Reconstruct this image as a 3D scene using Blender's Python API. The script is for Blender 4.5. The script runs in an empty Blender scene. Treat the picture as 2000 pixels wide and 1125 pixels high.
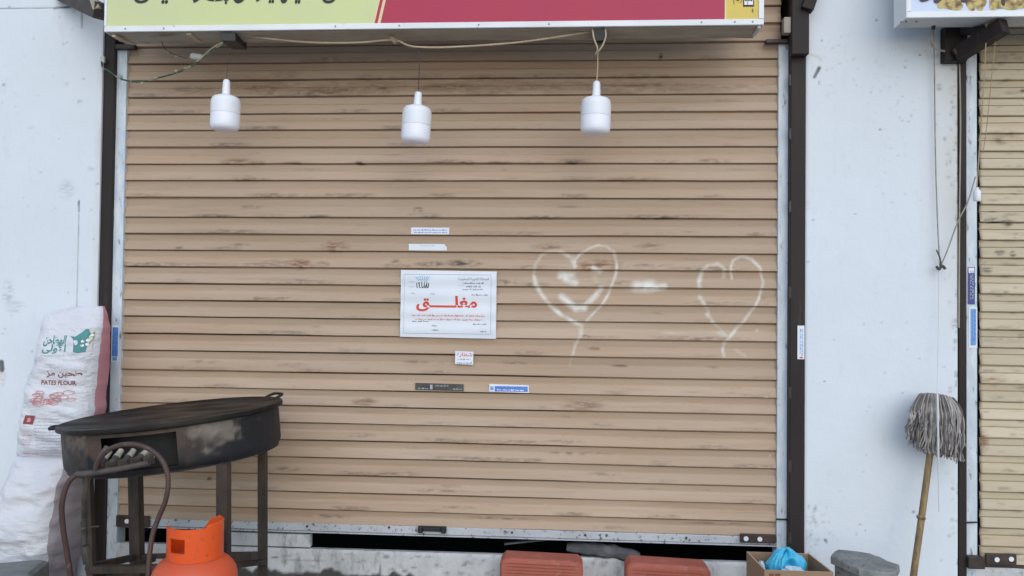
import bpy, math, random, unicodedata
import numpy as np
from mathutils import Vector, Matrix, noise
random.seed(7); RNG = np.random.default_rng(7)
S = bpy.context.scene
COL = S.collection
PI = math.pi

# ------------------------------------------------------------------ camera
YAW, PITCH, ROLL = 0.06586422, 0.02211506, 0.0114727
CAM = np.array([0.56644674, -3.68645989, 1.38]); F = 1600.0
def _rot():
    cy, sy = math.cos(YAW), math.sin(YAW); cp, sp = math.cos(PITCH), math.sin(PITCH); cr, sr = math.cos(ROLL), math.sin(ROLL)
    fw = np.array([-sy*cp, cy*cp, sp]); rt = np.array([cy, sy, 0.0]); up = np.cross(rt, fw)
    return cr*rt + sr*up, -sr*rt + cr*up, fw
R_, U_, W_ = _rot()
cd = bpy.data.cameras.new('camera'); cam = bpy.data.objects.new('camera', cd); COL.objects.link(cam)
cd.sensor_width = 36; cd.lens = F/2000*36; cd.clip_start = 0.05; cd.clip_end = 2000
cam.matrix_world = Matrix(((R_[0], U_[0], -W_[0], CAM[0]), (R_[1], U_[1], -W_[1], CAM[1]), (R_[2], U_[2], -W_[2], CAM[2]), (0, 0, 0, 1)))
S.camera = cam
def at(px, py, Y=0.0):
    """world point of a photo position on the vertical plane y = Y (layout measurements)"""
    d = R_*(px-1000)/F + U_*(562.5-py)/F + W_
    t = (Y-CAM[1])/d[1]
    return Vector(CAM + t*d)

# ------------------------------------------------------------------ light
w = bpy.data.worlds.new('World'); S.world = w; w.use_nodes = True
nt = w.node_tree; bg = nt.nodes['Background']
sky = nt.nodes.new('ShaderNodeTexSky'); sky.sky_type = 'NISHITA'; sky.sun_disc = False
SUN_EL, SUN_AZ = math.radians(35), math.radians(165)    # a high veiled sun in front of the shop, very soft
sky.sun_elevation = SUN_EL; sky.sun_rotation = SUN_AZ
sky.air_density = 1.2; sky.dust_density = 1.0; sky.ozone_density = 2.0
nt.links.new(sky.outputs[0], bg.inputs[0]); bg.inputs[1].default_value = 0.15
sl = bpy.data.lights.new('sun', 'SUN'); sun = bpy.data.objects.new('sun', sl); COL.objects.link(sun)
sl.energy = 1.0; sl.angle = math.radians(100); sl.color = (1.0, 0.99, 0.97)
sd = Vector((math.sin(SUN_AZ)*math.cos(SUN_EL), math.cos(SUN_AZ)*math.cos(SUN_EL), math.sin(SUN_EL)))
sun.rotation_euler = sd.to_track_quat('Z', 'Y').to_euler(); sun.location = (2, -6, 12)
vs = S.view_settings; vs.view_transform = 'Standard'; vs.look = 'None'; vs.exposure = 0.27; vs.gamma = 1.0

# ------------------------------------------------------------------ mesh helpers
class MB:
    def __init__(s): s.v = []; s.f = []; s.mi = []
    def add(s, vs, fs, mi=0):
        o = len(s.v); s.v += [tuple(v) for v in vs]; s.f += [tuple(i+o for i in f) for f in fs]; s.mi += [mi]*len(fs); return s
    def box(s, x0, x1, y0, y1, z0, z1, b=0.0, M=None, mi=0):
        if x1 < x0: x0, x1 = x1, x0
        if y1 < y0: y0, y1 = y1, y0
        if z1 < z0: z0, z1 = z1, z0
        b = min(b, (x1-x0)*.45, (y1-y0)*.45, (z1-z0)*.45)
        if b <= 0:
            v = [(x0,y0,z0),(x1,y0,z0),(x1,y1,z0),(x0,y1,z0),(x0,y0,z1),(x1,y0,z1),(x1,y1,z1),(x0,y1,z1)]
            f = [(0,3,2,1),(4,5,6,7),(0,1,5,4),(1,2,6,5),(2,3,7,6),(3,0,4,7)]
        else:                                                  # chamfered: rings in z
            def ring(i, z): return [(x0+i+b,y0+i,z),(x1-i-b,y0+i,z),(x1-i,y0+i+b,z),(x1-i,y1-i-b,z),(x1-i-b,y1-i,z),(x0+i+b,y1-i,z),(x0+i,y1-i-b,z),(x0+i,y0+i+b,z)]
            b2 = b*.5; b = b2
            v = ring(b2, z0) + ring(0, z0+b2) + ring(0, z1-b2) + ring(b2, z1)
            f = [tuple(reversed(range(8))), tuple(range(24, 32))]
            for r in range(3):
                for k in range(8): f.append((r*8+k, r*8+(k+1) % 8, r*8+8+(k+1) % 8, r*8+8+k))
        if M is not None: v = [tuple(M @ Vector(p)) for p in v]
        return s.add(v, f, mi)
    def tube(s, pts, r, n=8, smooth=4, caps=True, mi=0):
        P = [Vector(p) for p in pts]
        rs = list(r) if hasattr(r, '__len__') else [r]*len(P)
        if smooth > 1 and len(P) > 2:
            Q = []; q = []
            for i in range(len(P)-1):
                p0 = P[max(i-1, 0)]; p1 = P[i]; p2 = P[i+1]; p3 = P[min(i+2, len(P)-1)]
                for k in range(smooth):
                    t = k/smooth
                    Q.append(.5*((2*p1)+(p2-p0)*t+(2*p0-5*p1+4*p2-p3)*t*t+(3*p1-p0-3*p2+p3)*t**3)); q.append(rs[i]+(rs[i+1]-rs[i])*t)
            Q.append(P[-1]); q.append(rs[-1]); P, rs = Q, q
        v = []; f = []; nrm = None
        for i, p in enumerate(P):
            t = (P[min(i+1, len(P)-1)]-P[max(i-1, 0)])
            if t.length < 1e-9: t = Vector((0, 0, 1))
            t.normalize()
            if nrm is None:
                nrm = t.orthogonal().normalized()
            nrm = (nrm - t*nrm.dot(t)); nrm = nrm.normalized() if nrm.length > 1e-6 else t.orthogonal().normalized()
            bn = t.cross(nrm)
            for k in range(n):
                a = 2*PI*k/n; v.append(p + (nrm*math.cos(a)+bn*math.sin(a))*rs[i])
        for i in range(len(P)-1):
            for k in range(n): f.append((i*n+k, i*n+(k+1) % n, (i+1)*n+(k+1) % n, (i+1)*n+k))
        if caps: f.append(tuple(reversed(range(n)))); f.append(tuple(range((len(P)-1)*n, len(P)*n)))
        return s.add(v, f, mi)
    def bar(s, a, b, w, h, up=(0, 0, 1), mi=0):
        a = Vector(a); b = Vector(b); t = (b-a).normalized(); u = Vector(up)
        sx = t.cross(u).normalized(); sz = sx.cross(t).normalized()
        v = [p + sx*i*w/2 + sz*j*h/2 for p in (a, b) for i, j in ((-1,-1),(1,-1),(1,1),(-1,1))]
        return s.add(v, [(0,1,2,3),(7,6,5,4),(0,4,5,1),(1,5,6,2),(2,6,7,3),(3,7,4,0)], mi)
    def lathe(s, prof, c, n=40, M=None, mi=0):
        v = []; f = []
        for (r, z) in prof:
            for k in range(n):
                a = 2*PI*k/n; p = Vector((r*math.cos(a), r*math.sin(a), z))
                if M is not None: p = M @ p
                v.append(p + Vector(c))
        for i in range(len(prof)-1):
            for k in range(n): f.append((i*n+k, i*n+(k+1) % n, (i+1)*n+(k+1) % n, (i+1)*n+k))
        f.append(tuple(reversed(range(n)))); f.append(tuple(range((len(prof)-1)*n, len(prof)*n)))
        return s.add(v, f, mi)
    def poly(s, pts, y_off, mi=0):           # flat polygon given as world points, both kept thin
        n = len(pts); v = [Vector(p) for p in pts] + [Vector(p)+Vector((0, y_off, 0)) for p in pts]
        f = [tuple(range(n)), tuple(reversed(range(n, 2*n)))] + [(i, i+n, (i+1) % n+n, (i+1) % n) for i in range(n)]
        return s.add(v, f, mi)

def wloc(o):
    l = Vector((0, 0, 0))
    while o is not None: l = l + Vector(o.location); o = o.parent
    return l
def obj(name, mb, mats, parent=None, smooth=False, origin=None):
    me = bpy.data.meshes.new(name)
    base = wloc(parent) if parent is not None else Vector(origin or (0, 0, 0))
    me.from_pydata([(x-base.x, y-base.y, z-base.z) for x, y, z in mb.v], [], mb.f)
    for m in (mats if isinstance(mats, (list, tuple)) else [mats]): me.materials.append(m)
    me.polygons.foreach_set('material_index', mb.mi)
    me.polygons.foreach_set('use_smooth', [smooth]*len(mb.f)); me.update()
    if smooth:
        try: me.set_sharp_from_angle(angle=math.radians(42))
        except Exception: pass
    o = bpy.data.objects.new(name, me); COL.objects.link(o)
    if parent is not None: o.parent = parent
    else: o.location = base
    return o
def tag(o, label=None, cat=None, group=None, kind=None):
    if label: o['label'] = label
    if cat: o['category'] = cat
    if group: o['group'] = group
    if kind: o['kind'] = kind
    return o
def thing(name, label, cat, loc, group=None):
    o = bpy.data.objects.new(name, None); COL.objects.link(o); o.location = loc; o.empty_display_size = .1
    return tag(o, label, cat, group)

def rect(px0, py0, px1, py1, Y):
    xm, ym = (px0+px1)/2, (py0+py1)/2
    return at(px0, ym, Y).x, at(px1, ym, Y).x, at(xm, py1, Y).z, at(xm, py0, Y).z     # x0 x1 z0 z1
def pbox(mb, px0, py0, px1, py1, Yf, Yb, b=0.0, mi=0):
    x0, x1, z0, z1 = rect(px0, py0, px1, py1, Yf)
    return mb.box(x0, x1, Yf, Yb, z0, z1, b, None, mi)

# ------------------------------------------------------------------ materials
def srgb(r, g, b):
    f = lambda c: (c/255/12.92) if c/255 <= .04045 else ((c/255+.055)/1.055)**2.4
    return (f(r), f(g), f(b), 1)
class NT:
    def __init__(s, name):
        s.m = bpy.data.materials.new(name); s.m.use_nodes = True; s.t = s.m.node_tree; s.b = s.t.nodes['Principled BSDF']
        s.co = s.t.nodes.new('ShaderNodeTexCoord').outputs['Object']
    def n(s, typ, **k):
        o = s.t.nodes.new(typ)
        for a, v in k.items(): setattr(o, a, v)
        return o
    def link(s, a, b): s.t.links.new(a, b)
    def val(s, sock, v):
        if isinstance(v, (int, float, tuple)): sock.default_value = v
        else: s.link(v, sock)
    def noise(s, scale, sx=1, sy=1, sz=1, det=4, rough=.55, off=0):
        mp = s.n('ShaderNodeMapping'); mp.inputs['Scale'].default_value = (sx, sy, sz); mp.inputs['Location'].default_value = (off, off*.7, off*1.3); s.link(s.co, mp.inputs[0])
        nn = s.n('ShaderNodeTexNoise'); nn.inputs['Scale'].default_value = scale; nn.inputs['Detail'].default_value = det; nn.inputs['Roughness'].default_value = rough
        s.link(mp.outputs[0], nn.inputs['Vector']); return nn.outputs['Fac']
    def ramp(s, fac, p0, p1):
        r = s.n('ShaderNodeMapRange'); r.inputs[1].default_value = p0; r.inputs[2].default_value = p1; s.link(fac, r.inputs[0]); return r.outputs[0]
    def mix(s, fac, a, b):
        m = s.n('ShaderNodeMix', data_type='RGBA'); s.val(m.inputs[0], fac); s.val(m.inputs[6], a); s.val(m.inputs[7], b); return m.outputs[2]
    def mul(s, a, b, op='MULTIPLY'):
        m = s.n('ShaderNodeMath', operation=op); s.val(m.inputs[0], a); s.val(m.inputs[1], b); return m.outputs[0]
    def attr(s, name): return s.n('ShaderNodeAttribute', attribute_name=name).outputs['Fac']
    def bump(s, h, strength, dist=.004):
        b = s.n('ShaderNodeBump'); b.inputs['Strength'].default_value = strength; b.inputs['Distance'].default_value = dist; s.link(h, b.inputs['Height']); s.link(b.outputs[0], s.b.inputs['Normal'])
    def done(s, col, rough=.6, metal=0.0, spec=.5):
        s.val(s.b.inputs['Base Color'], col); s.val(s.b.inputs['Roughness'], rough); s.val(s.b.inputs['Metallic'], metal); s.b.inputs['Specular IOR Level'].default_value = spec
        return s.m
def simple(name, c1, c2=None, scale=12, rough=.6, metal=0., bump=0., sx=1, sy=1, sz=1, lo=.35, hi=.65, dirt=None, dscale=30, dlo=.6, dhi=.75, spec=.5, det=5):
    t = NT(name); c = c1
    if c2 is not None: c = t.mix(t.ramp(t.noise(scale, sx, sy, sz, det), lo, hi), c1, c2)
    if dirt is not None: c = t.mix(t.ramp(t.noise(dscale, sx, sy, sz, 6, .6, 3.3), dlo, dhi), c, dirt)
    if bump: t.bump(t.noise(scale*4, sx, sy, sz, 4, .6, 1.7), bump)
    return t.done(c, rough, metal, spec)

def mat_shutter(name, base, light, warm, dirtc):
    t = NT(name)
    c = t.mix(t.ramp(t.noise(1.0, .7, 1, 9, 5), .35, .68), base, light)
    tone = t.n('ShaderNodeMix', data_type='RGBA', blend_type='MULTIPLY'); tone.inputs[0].default_value = 1.0; t.link(c, tone.inputs[6]); g_ = t.n('ShaderNodeCombineColor'); [t.link(t.attr('tone'), g_.inputs[i]) for i in range(3)]; t.link(g_.outputs[0], tone.inputs[7]); c = tone.outputs[2]
    c = t.mix(t.mul(t.ramp(t.noise(1.0, 1.3, 1, 16, 4, .5, 5.1), .5, .75), .55), c, warm)
    c = t.mix(t.mul(t.ramp(t.noise(1.0, 2.2, 1, 60, 6, .65, 9.1), .56, .78), .30), c, dirtc)
    c = t.mix(t.mul(t.ramp(t.noise(9, 1, 1, 2, 6, .7, 2.2), .66, .8), .25), c, dirtc)
    c = t.mix(t.attr('rust'), c, (.23, .088, .03, 1))
    c = t.mix(t.attr('dirt'), c, (.045, .038, .028, 1))
    c = t.mix(t.attr('paint'), c, (.76, .75, .70, 1))
    t.bump(t.noise(30, .3, 1, 2, 3), .12)
    return t.done(c, .58, 0, .35)
M_SHUT = mat_shutter('beige_slat_paint', (.415, .30, .207, 1), (.48, .368, .274, 1), (.42, .275, .175, 1), (.15, .105, .07, 1))
M_SHUT2 = mat_shutter('ochre_slat_paint', (.51, .43, .30, 1), (.58, .50, .37, 1), (.42, .32, .19, 1), (.17, .14, .09, 1))

def mat_plaster():
    t = NT('white_plaster_paint')
    c = t.mix(t.ramp(t.noise(1.6, 1, 1, 1, 5), .35, .7), (.695, .745, .795, 1), (.655, .70, .75, 1))
    c = t.mix(t.mul(t.ramp(t.noise(14, 1, 1, .5, 6, .7, 4.4), .58, .8), .35), c, (.50, .50, .50, 1))
    c = t.mix(t.mul(t.attr('rust'), .8), c, (.58, .54, .47, 1))
    c = t.mix(t.attr('dirt'), c, (.13, .13, .14, 1))
    c = t.mix(t.attr('paint'), c, (.80, .80, .80, 1))
    t.bump(t.noise(9, 1, 1, 1, 6, .6), .35, .01)
    return t.done(c, .75, 0, .3)
M_PLASTER = mat_plaster()
def mat_step():
    t = NT('dirty_white_step')
    c = t.mix(t.ramp(t.noise(6, 1, 1, .6, 6, .65), .35, .7), (.62, .63, .63, 1), (.40, .41, .41, 1))
    c = t.mix(t.mul(t.ramp(t.noise(18, 1, 1, .35, 6, .7, 7), .52, .72), .75), c, (.14, .13, .11, 1))
    c = t.mix(t.attr('dirt'), c, (.035, .03, .026, 1))
    t.bump(t.noise(30, 1, 1, 1, 5, .6), .4, .008)
    return t.done(c, .8, 0, .3)
M_STEP = mat_step()
M_BROWN = simple('brown_steel_paint', (.018, .0125, .0125, 1), (.032, .023, .021, 1), 3, .6, 0, .1, 3, 3, .5, dirt=(.06, .05, .043, 1), dscale=8, dlo=.62, dhi=.8, spec=.3)
M_RAIL = simple('galvanised_steel', (.50, .57, .64, 1), (.66, .72, .77, 1), 16, .5, .0, .1, 2, 2, .6, dirt=(.13, .14, .15, 1), dscale=26, dlo=.60, dhi=.72)
M_BAR = simple('zinc_bar', (.52, .55, .58, 1), (.42, .44, .46, 1), 5, .5, .1, .1, dirt=(.09, .085, .08, 1), dscale=60, dlo=.58, dhi=.66)
M_DARKSTEEL = simple('dark_hasp_steel', (.035, .026, .022, 1), (.075, .05, .038, 1), 20, .55, .2, .2)
M_BLACK = simple('black_plastic', (.012, .013, .015, 1), (.022, .022, .024, 1), 20, .45)
M_VOID = simple('unlit_concrete', (.02, .022, .025, 1), (.035, .035, .036, 1), 4, .9)  # near-black colour carries the darkness of the room behind the gap
M_WHITEFRAME = simple('white_aluminium', (.80, .82, .83, 1), (.70, .72, .74, 1), 3, .4, 0, 0, dirt=(.33, .33, .33, 1), dscale=30, dlo=.68, dhi=.76)
M_UNDER = simple('weathered_cream_sheet', (.40, .37, .31, 1), (.30, .265, .21, 1), 7, .7, 0, .15, .6, 2, 1, dirt=(.10, .07, .05, 1), dscale=9, dlo=.62, dhi=.72)
M_UNDERW = simple('grey_white_sheet', (.55, .55, .54, 1), (.46, .46, .45, 1), 3, .6)
M_GREEN = simple('pale_green_vinyl', (.60, .65, .29, 1), (.57, .60, .33, 1), 2.0, .35)
M_RED = simple('crimson_vinyl', (.45, .046, .08, 1), (.42, .044, .095, 1), 1.5, .45, spec=.25)
M_CREAM = simple('cream_vinyl', (.70, .60, .34, 1), None, rough=.4)
M_YEL = simple('mustard_vinyl', (.68, .50, .07, 1), (.60, .46, .10, 1), 8, .4)
M_INK = simple('black_ink', (.02, .022, .022, 1), None, rough=.6)
M_NAVY = simple('navy_ink', (.02, .025, .09, 1), None, rough=.5)
M_BROWNINK = simple('brown_ink', (.22, .13, .02, 1), None, rough=.5)
M_WHITE = simple('white_paper', (.76, .79, .84, 1), (.71, .75, .82, 1), 10, .6)
M_WINK = simple('white_ink', (.78, .79, .80, 1), None, rough=.5)
M_GREY_INK = simple('grey_ink', (.22, .24, .28, 1), None, rough=.6)
M_FAINT = simple('pale_grey_ink', (.40, .43, .48, 1), None, rough=.6)
M_REDINK = simple('red_ink', (.62, .055, .025, 1), None, rough=.5)
M_REDFAINT = simple('pale_red_ink', (.66, .25, .20, 1), None, rough=.5)
M_BLUEINK = simple('sky_blue_ink', (.18, .48, .66, 1), None, rough=.5)
M_BLUE = simple('blue_sticker', (.07, .17, .58, 1), (.12, .25, .66, 1), 30, .4)
M_LBLUE = simple('bright_blue_sticker', (.10, .30, .68, 1), (.20, .42, .74, 1), 40, .4)
M_DBLUE = simple('dark_blue_sticker', (.035, .05, .22, 1), (.05, .07, .28, 1), 30, .4)
M_BLACKSTK = simple('charcoal_sticker', (.03, .035, .03, 1), (.09, .09, .075, 1), 40, .5, sx=.5)
M_BULB = simple('white_bulb_plastic', (.77, .79, .83, 1), None, rough=.35)
M_DIFF = simple('milky_diffuser', (.84, .85, .92, 1), None, rough=.25)
M_CABLE = simple('beige_cable', (.42, .33, .22, 1), (.52, .43, .31, 1), 20, .6)
M_CABLEG = simple('green_cable', (.04, .085, .05, 1), (.30, .28, .22, 1), 26, .6, lo=.52, hi=.6)
M_CABLED = simple('dark_wire', (.06, .05, .045, 1), None, rough=.6)
M_STRING = simple('grey_string', (.24, .22, .20, 1), (.36, .33, .30, 1), 30, .8)
M_STRINGW = simple('white_cord', (.66, .66, .68, 1), None, rough=.8)
M_STRINGB = simple('tan_string', (.40, .30, .17, 1), None, rough=.8)
M_HOSE = simple('red_brown_hose', (.085, .045, .038, 1), (.055, .032, .028, 1), 14, .55, dirt=(.20, .15, .12, 1), dscale=30)
M_PIPE = simple('sooty_pipe', (.05, .045, .042, 1), (.11, .09, .075, 1), 20, .6, .2)
M_NOZ = simple('pale_brass_nozzle', (.52, .48, .38, 1), (.33, .30, .24, 1), 40, .5)
M_LEG = simple('rusted_leg_steel', (.024, .019, .016, 1), (.066, .043, .029, 1), 14, .75, 0, .2, 1, 1, .5)
M_ORANGE = simple('orange_gas_paint', (.78, .10, .012, 1), (.70, .085, .012, 1), 6, .38, 0, 0, dirt=(.30, .09, .045, 1), dscale=44, dlo=.61, dhi=.70)
M_ORANGE2 = simple('dusty_orange_paint', (.66, .085, .022, 1), (.56, .10, .04, 1), 9, .5, 0, .05, dirt=(.34, .15, .09, 1), dscale=30, dlo=.56, dhi=.72)
M_BRASS = simple('brass', (.40, .28, .09, 1), None, rough=.4, metal=.8)
M_CLAY = simple('red_clay', (.40, .115, .075, 1), (.34, .09, .06, 1), 8, .75, 0, .15, dirt=(.40, .17, .12, 1), dscale=26, dlo=.55, dhi=.75)
M_CONC = simple('grey_concrete', (.17, .175, .17, 1), (.26, .265, .26, 1), 16, .9, 0, .6, dirt=(.09, .09, .088, 1), dscale=40, dlo=.56, dhi=.7)
M_STONE = simple('grey_stone', (.15, .16, .16, 1), (.22, .23, .22, 1), 10, .9, 0, .5)
M_CARD = simple('brown_cardboard', (.33, .215, .13, 1), (.28, .18, .11, 1), 4, .8, 0, .05, 1, 1, 3)
M_CARDEDGE = simple('cardboard_edge', (.44, .32, .22, 1), None, rough=.85)
M_CARDINK = simple('maroon_box_print', (.12, .045, .03, 1), (.17, .07, .05, 1), 30, .8)
M_CLOTH = simple('grey_cloth', (.075, .078, .082, 1), (.12, .12, .122, 1), 16, .9, 0, .3)
M_WOOD = simple('bamboo_stick', (.30, .205, .085, 1), (.15, .10, .048, 1), 5, .6, 0, .2, 8, 8, .8, dirt=(.09, .065, .04, 1), dscale=6, dlo=.55, dhi=.7)
M_MOP = simple('grey_mop_yarn', (.44, .41, .39, 1), (.22, .20, .185, 1), 26, .95, 0, .2)
M_MOPD = simple('dark_mop_yarn', (.15, .135, .13, 1), (.09, .085, .085, 1), 14, .95)
def mat_iron():
    t = NT('seasoned_iron')
    n = t.ramp(t.noise(4, 1, 2.0, 1, 6, .6), .35, .7)
    c = t.mix(n, (.008, .007, .0065, 1), (.022, .018, .015, 1))
    c = t.mix(t.mul(t.ramp(t.noise(9, 1, 1.6, 1, 6, .7, 5), .58, .78), .5), c, (.085, .072, .06, 1))
    t.bump(t.noise(30, 1, 1, 1, 5), .08)
    return t.done(c, t.ramp(t.noise(5, 1, 2, 1, 4, .5, 8), -.05, .95), 0, .2)
M_STOVETOP = mat_iron()
M_SOOT = simple('soot_black_iron', (.008, .008, .009, 1), (.016, .015, .014, 1), 12, .7)
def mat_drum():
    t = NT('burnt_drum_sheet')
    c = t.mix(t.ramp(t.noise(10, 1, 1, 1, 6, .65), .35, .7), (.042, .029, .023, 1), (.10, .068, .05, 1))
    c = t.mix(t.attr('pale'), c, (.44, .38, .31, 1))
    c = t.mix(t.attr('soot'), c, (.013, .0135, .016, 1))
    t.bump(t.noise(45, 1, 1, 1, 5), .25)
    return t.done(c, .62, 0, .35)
M_DRUM = mat_drum()
def mat_sack(name, base, b2):
    t = NT(name)
    wv = t.n('ShaderNodeTexChecker'); wv.inputs['Scale'].default_value = 260; t.link(t.co, wv.inputs[0])
    c = t.mix(t.ramp(t.noise(5, 1, 1, 1, 5), .4, .7), base, b2)
    c = t.mix(t.mul(t.ramp(t.noise(22, 1, 1, .6, 6, .7, 2), .6, .78), .3), c, (.42, .40, .38, 1))
    h = t.mul(t.noise(18, 1, 1, 2.2, 5, .6), t.mul(wv.outputs['Fac'], .08), 'ADD')
    t.bump(h, .7, .022)
    return t.done(c, .5, 0, .4)
M_SACK = mat_sack('white_woven_plastic', (.77, .78, .82, 1), (.69, .70, .76, 1))
M_SACKP = simple('pink_gusset', (.56, .27, .31, 1), (.48, .21, .25, 1), 6, .6, 0, .1)
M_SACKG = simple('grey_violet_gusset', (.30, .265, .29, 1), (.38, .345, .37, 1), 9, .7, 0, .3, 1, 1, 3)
M_TEAL = simple('teal_print', (.05, .20, .21, 1), (.08, .28, .27, 1), 14, .6)
M_LEAF = simple('olive_print', (.23, .28, .03, 1), None, rough=.6)
M_MAROON = simple('maroon_print', (.25, .05, .055, 1), None, rough=.6)
M_PINKINK = simple('pink_print', (.60, .26, .28, 1), None, rough=.6)
def mat_bag():
    t = NT('cyan_polythene')
    c = t.mix(t.ramp(t.noise(9), .35, .7), (.02, .40, .66, 1), (.10, .58, .80, 1))
    t.bump(t.noise(22, 1, 1, 1, 4), .6, .01)
    t.b.inputs['Transmission Weight'].default_value = .12; t.b.inputs['Subsurface Weight'].default_value = 0
    return t.done(c, .28, 0, .5)
M_BAG = mat_bag()
M_BAGW = simple('white_polythene', (.60, .72, .80, 1), (.48, .64, .74, 1), 20, .35, 0, .3)
def mat_food():
    t = NT('printed_food')
    mp = t.n('ShaderNodeMapping'); mp.inputs['Scale'].default_value = (1, 1, 1); t.link(t.co, mp.inputs[0])
    v = t.n('ShaderNodeTexVoronoi'); v.inputs['Scale'].default_value = 42; t.link(mp.outputs[0], v.inputs['Vector'])
    cr = t.n('ShaderNodeValToRGB'); el = cr.color_ramp.elements
    el[0].position = 0; el[0].color = (.62, .50, .17, 1); el[1].position = 1; el[1].color = (.09, .05, .02, 1)
    for p, c in ((.35, (.48, .36, .09, 1)), (.6, (.30, .26, .06, 1)), (.8, (.26, .12, .05, 1))):
        e = el.new(p); e.color = c
    d = t.mul(v.outputs['Distance'], 1.35); t.link(d, cr.inputs[0])
    c = t.mix(t.ramp(t.noise(30, 1, 1, 1, 3, .5, 4), .45, .6), cr.outputs[0], (.52, .42, .13, 1))
    return t.done(c, .4)
M_FOOD = mat_food()
M_PALEBLUE = simple('pale_blue_vinyl', (.58, .66, .82, 1), (.54, .62, .80, 1), 3, .35)
M_PURPLE = simple('dark_purple_print', (.05, .02, .035, 1), None, rough=.5)
def mat_ground():
    t = NT('dusty_pavement')
    c = t.mix(t.ramp(t.noise(2, 1, 1, 1, 6), .3, .7), (.37, .365, .355, 1), (.30, .295, .285, 1))
    c = t.mix(t.mul(t.ramp(t.noise(30, 1, 1, 1, 6, .7, 3), .5, .7), .4), c, (.18, .175, .165, 1))
    t.bump(t.noise(60, 1, 1, 1, 6), .4, .01)
    return t.done(c, .9)
M_GROUND = mat_ground()

# ------------------------------------------------------------------ text
PF = {}
for cp in range(0xFE70, 0xFEFD):
    d = unicodedata.decomposition(chr(cp)).split()
    if len(d) in (2, 3): PF[(d[0], ''.join(chr(int(h, 16)) for h in d[1:]))] = chr(cp)
def arabic(s):
    u = []; i = 0
    while i < len(s):
        if s[i] == 'ل' and i+1 < len(s) and s[i+1] in 'اأإآ': u.append(s[i:i+2]); i += 2
        else: u.append(s[i]); i += 1
    dual = lambda c: ('<initial>', c) in PF or c == 'ـ'
    isar = lambda c: ('<isolated>', c) in PF or c == 'ـ'
    out = []
    for k, c in enumerate(u):
        if c == 'ـ' or not isar(c): out.append(c); continue
        p = k > 0 and dual(u[k-1]); n = k+1 < len(u) and dual(c) and isar(u[k+1])
        out.append(PF.get(('<medial>' if p and n else '<final>' if p else '<initial>' if n else '<isolated>', c), c))
    return ''.join(reversed(out))
_tcache = {}
def glyphs(s, bold=0.0):
    if (s, bold) in _tcache: return _tcache[(s, bold)]
    cu = bpy.data.curves.new('lettering', 'FONT'); cu.body = s; cu.size = 1; cu.offset = bold; cu.resolution_u = 4; cu.fill_mode = 'FRONT'
    o = bpy.data.objects.new('lettering', cu); COL.objects.link(o)
    dg = bpy.context.evaluated_depsgraph_get(); e = o.evaluated_get(dg); me = e.to_mesh()
    v = [(p.co.x, p.co.y) for p in me.vertices]; f = [tuple(p.vertices) for p in me.polygons]
    e.to_mesh_clear(); bpy.data.objects.remove(o); bpy.data.curves.remove(cu)
    if v:
        x0 = min(p[0] for p in v); x1 = max(p[0] for p in v); y0 = min(p[1] for p in v); y1 = max(p[1] for p in v)
        v = [((x-x0)/max(x1-x0, 1e-6), (y-y0)/max(y1-y0, 1e-6)) for x, y in v]
    _tcache[(s, bold)] = (v, f); return v, f
def put_text(mb, s, x0, x1, z0, z1, y, bold=0.0, mi=0, shear=0.0, place=None, rot90=False):
    """fits the lettering in a world rectangle on plane y (place maps x,z -> y on a curved surface)"""
    v, f = glyphs(s, bold)
    if not v: return
    out = []
    for a, b in v:
        if rot90: X = x1-(x1-x0)*b if False else x0+(x1-x0)*(1-b); Z = z0+(z1-z0)*a
        else: X = x0+(x1-x0)*a+shear*b*(z1-z0); Z = z0+(z1-z0)*b
        out.append((X, y if place is None else place(X, Z), Z))
    mb.add(out, f, mi)
def scribble_lines(mb, x0, x1, z, h, y, mi=0, rnd=random, dens=.75):
    """a line of print too small to read: word-long dashes with uneven tops"""
    x = x0
    while x < x1-h*.5:
        wl = rnd.uniform(1.2, 4.0)*h; xe = min(x+wl, x1); n = max(2, int((xe-x)/(h*.5)))
        for k in range(n):
            a = x+(xe-x)*k/n; b = a+(xe-x)/n*.92; t = z+h*rnd.choice((.35, .45, .9, .45)); bt = z-h*rnd.choice((0, 0, .25))
            mb.add([(a, y, bt), (b, y, bt), (b, y, t), (a, y, t)], [(0, 1, 2, 3)], mi)
        x = xe+h*rnd.uniform(.35, .7)

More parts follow.
